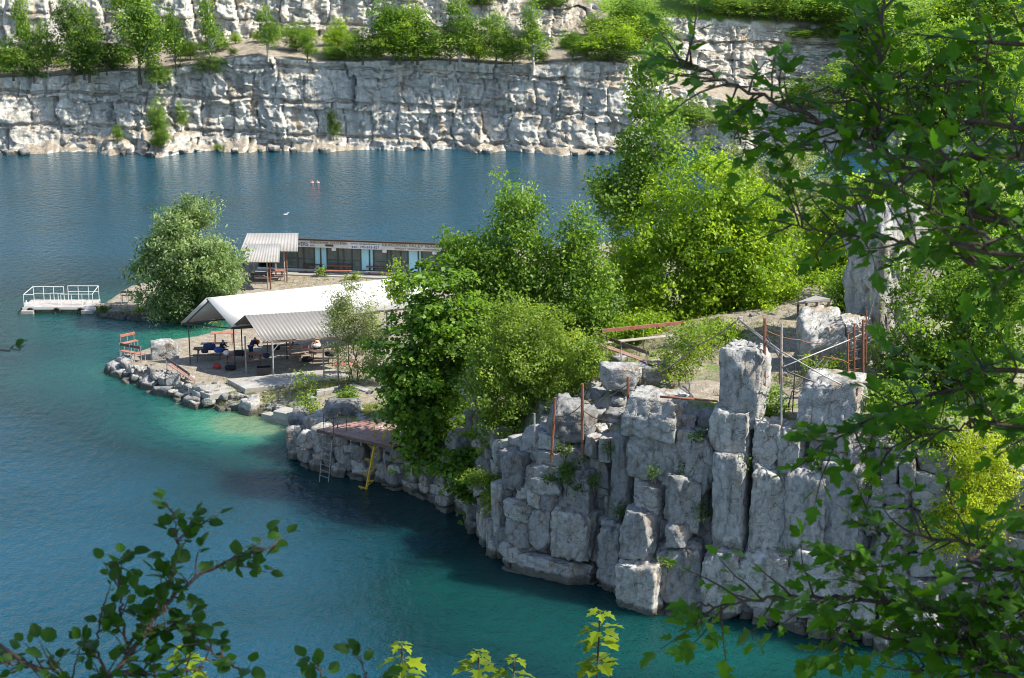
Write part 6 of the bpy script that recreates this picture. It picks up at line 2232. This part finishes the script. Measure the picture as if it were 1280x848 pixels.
# ---- apple tree below the viewpoint on the left
rnd = random.Random(9)
ab = Vector((-1.25, 3.0, float(slope_z(0, 3.0)) - 0.1))
fa_ = tag(empty('apple_tree', ab), 'young apple tree with dark oval leaves rising close to the viewer', 'tree')
MB().tube([ab - Vector((0, 0, 0.3)), ab + Vector((0.05, 0.1, 0.7)), ab + Vector((0.2, 0.3, 1.3))], [0.04, 0.034, 0.024], 8).build('trunk', M['bark_fg'], fa_, True)
leaves = []
def alimb(pts, r0, r1, tl, tg, lg, size, base_pt=True, D=3.8):
    P = [atr(p[0], p[1], p[2] if len(p) > 2 else D) for p in pts]
    leafy_limb(fa_, P, r0 * 0.7, r1 * 0.8, tl, tg * 0.58, lg * 0.8, size, rnd, leaves, M['bark_fg'], 0.0, zig=0.0025)
SA = 0.031
alimb([(60, 960), (110, 880), (160, 820), (200, 765), (240, 725), (290, 700), (325, 688), (345, 682)], 0.010, 0.002, 0.075, 0.045, 0.026, SA)
alimb([(205, 755), (214, 715), (222, 680), (216, 640)], 0.0045, 0.0015, 0.05, 0.05, 0.03, SA)
alimb([(222, 680), (240, 660), (262, 652)], 0.003, 0.0015, 0.04, 0.045, 0.03, SA)
alimb([(160, 820), (152, 770), (150, 730), (140, 705)], 0.005, 0.0018, 0.07, 0.038, 0.026, SA)
alimb([(180, 795), (210, 790), (225, 775)], 0.004, 0.0018, 0.06, 0.04, 0.03, SA * 1.25)
alimb([(120, 870), (70, 840), (30, 832), (5, 830)], 0.006, 0.002, 0.08, 0.04, 0.028, SA)
alimb([(140, 850), (120, 810), (130, 770)], 0.005, 0.002, 0.07, 0.04, 0.028, SA)
alimb([(150, 840), (200, 845), (250, 835), (262, 812)], 0.005, 0.002, 0.07, 0.045, 0.028, SA)
alimb([(170, 900), (300, 850), (272, 820), (240, 795)], 0.005, 0.002, 0.06, 0.06, 0.03, SA * 1.1)
alimb([(330, 900), (395, 868), (402, 845), (398, 830)], 0.004, 0.0015, 0.035, 0.06, 0.03, SA)
alimb([(380, 910), (455, 868), (458, 845), (450, 828)], 0.004, 0.0015, 0.045, 0.05, 0.03, SA)
alimb([(110, 880), (-120, 700), (-130, 520), (-60, 428), (0, 438), (28, 436)], 0.007, 0.0015, 0.022, 0.16, 0.03, SA * 0.75)
put_leaves(fa_, leaves, L_OVAL, 300, rnd)
print('apple leaves', len(leaves))
# trunk to limb link
MB().tube([ab + Vector((0.2, 0.3, 1.3)), atr(60, 960, 3.8)], [0.024, 0.011], 7).build('fork', M['bark_fg'], fa_, True)
MB().tube([ab + Vector((0.1, 0.2, 0.9)), atr(170, 900, 3.8)], [0.012, 0.006], 6).build('fork', M['bark_fg'], fa_, True)
MB().tube([ab + Vector((0.1, 0.2, 0.8)), atr(330, 900, 3.8)], [0.010, 0.005], 6).build('fork', M['bark_fg'], fa_, True)
MB().tube([ab + Vector((0.1, 0.2, 0.7)), atr(380, 910, 3.8)], [0.010, 0.005], 6).build('fork', M['bark_fg'], fa_, True)

# ---- sunlit maple saplings
def sapling(px, ytop, tiers, label, dist=9.5, size=0.105, seed=1, gap=0.085):
    r_ = random.Random(seed)
    top = atr(px, ytop, dist)
    zb = float(slope_z(0, top.y)) - 0.1
    root = tag(empty('maple_sapling', (top.x, top.y, zb)), label, 'sapling', 'sunlit maple saplings')
    P = [Vector((top.x + 0.1 * math.sin(seed), top.y, zb - 0.2)), Vector((top.x + 0.05 * math.sin(seed), top.y, (zb + top.z) / 2)), top]
    MB().tube(resample(P, 10), [0.014 - 0.001 * k for k in range(10)], 6).build('stem', M['bark_fg'], root, True)
    lv = []
    nt = max(tiers, int((top.z - zb) * 0.6 / gap))
    for k in range(min(nt, 16)):
        z = top.z - k * gap * r_.uniform(0.85, 1.15)
        f_ = (top.z - z) / max(0.1, top.z - zb)
        c = Vector((top.x + 0.05 * math.sin(seed) * f_, top.y, z))
        a0 = r_.uniform(0, 3.14)
        for m_ in range(5):
            a = a0 + m_ * 1.26 + r_.uniform(-0.2, 0.2)
            d = Vector((math.cos(a), math.sin(a), r_.uniform(-0.18, 0.1)))
            sz = size * (0.6 if k == 0 else 1.0) * r_.uniform(0.75, 1.1)
            lv.append(leaf_matrix(c, d, Vector((r_.gauss(0, 0.12), r_.gauss(0.05, 0.12), 1)), sz, 0.85))
    put_leaves(root, lv, L_SAP, 300, r_)
sapling(502, 806, 4, 'lit yellow green maple sapling beside the dark apple shoots', seed=2)
sapling(598, 816, 4, 'lit yellow green maple sapling with a broad flat top tier', seed=3)
sapling(643, 824, 3, 'lower lit maple sapling next to the broad topped one', seed=4)
sapling(750, 766, 6, 'tallest lit maple sapling standing alone over dark water', seed=5)
sapling(232, 806, 4, 'lit maple sapling showing through the apple leaves', seed=6, size=0.10)
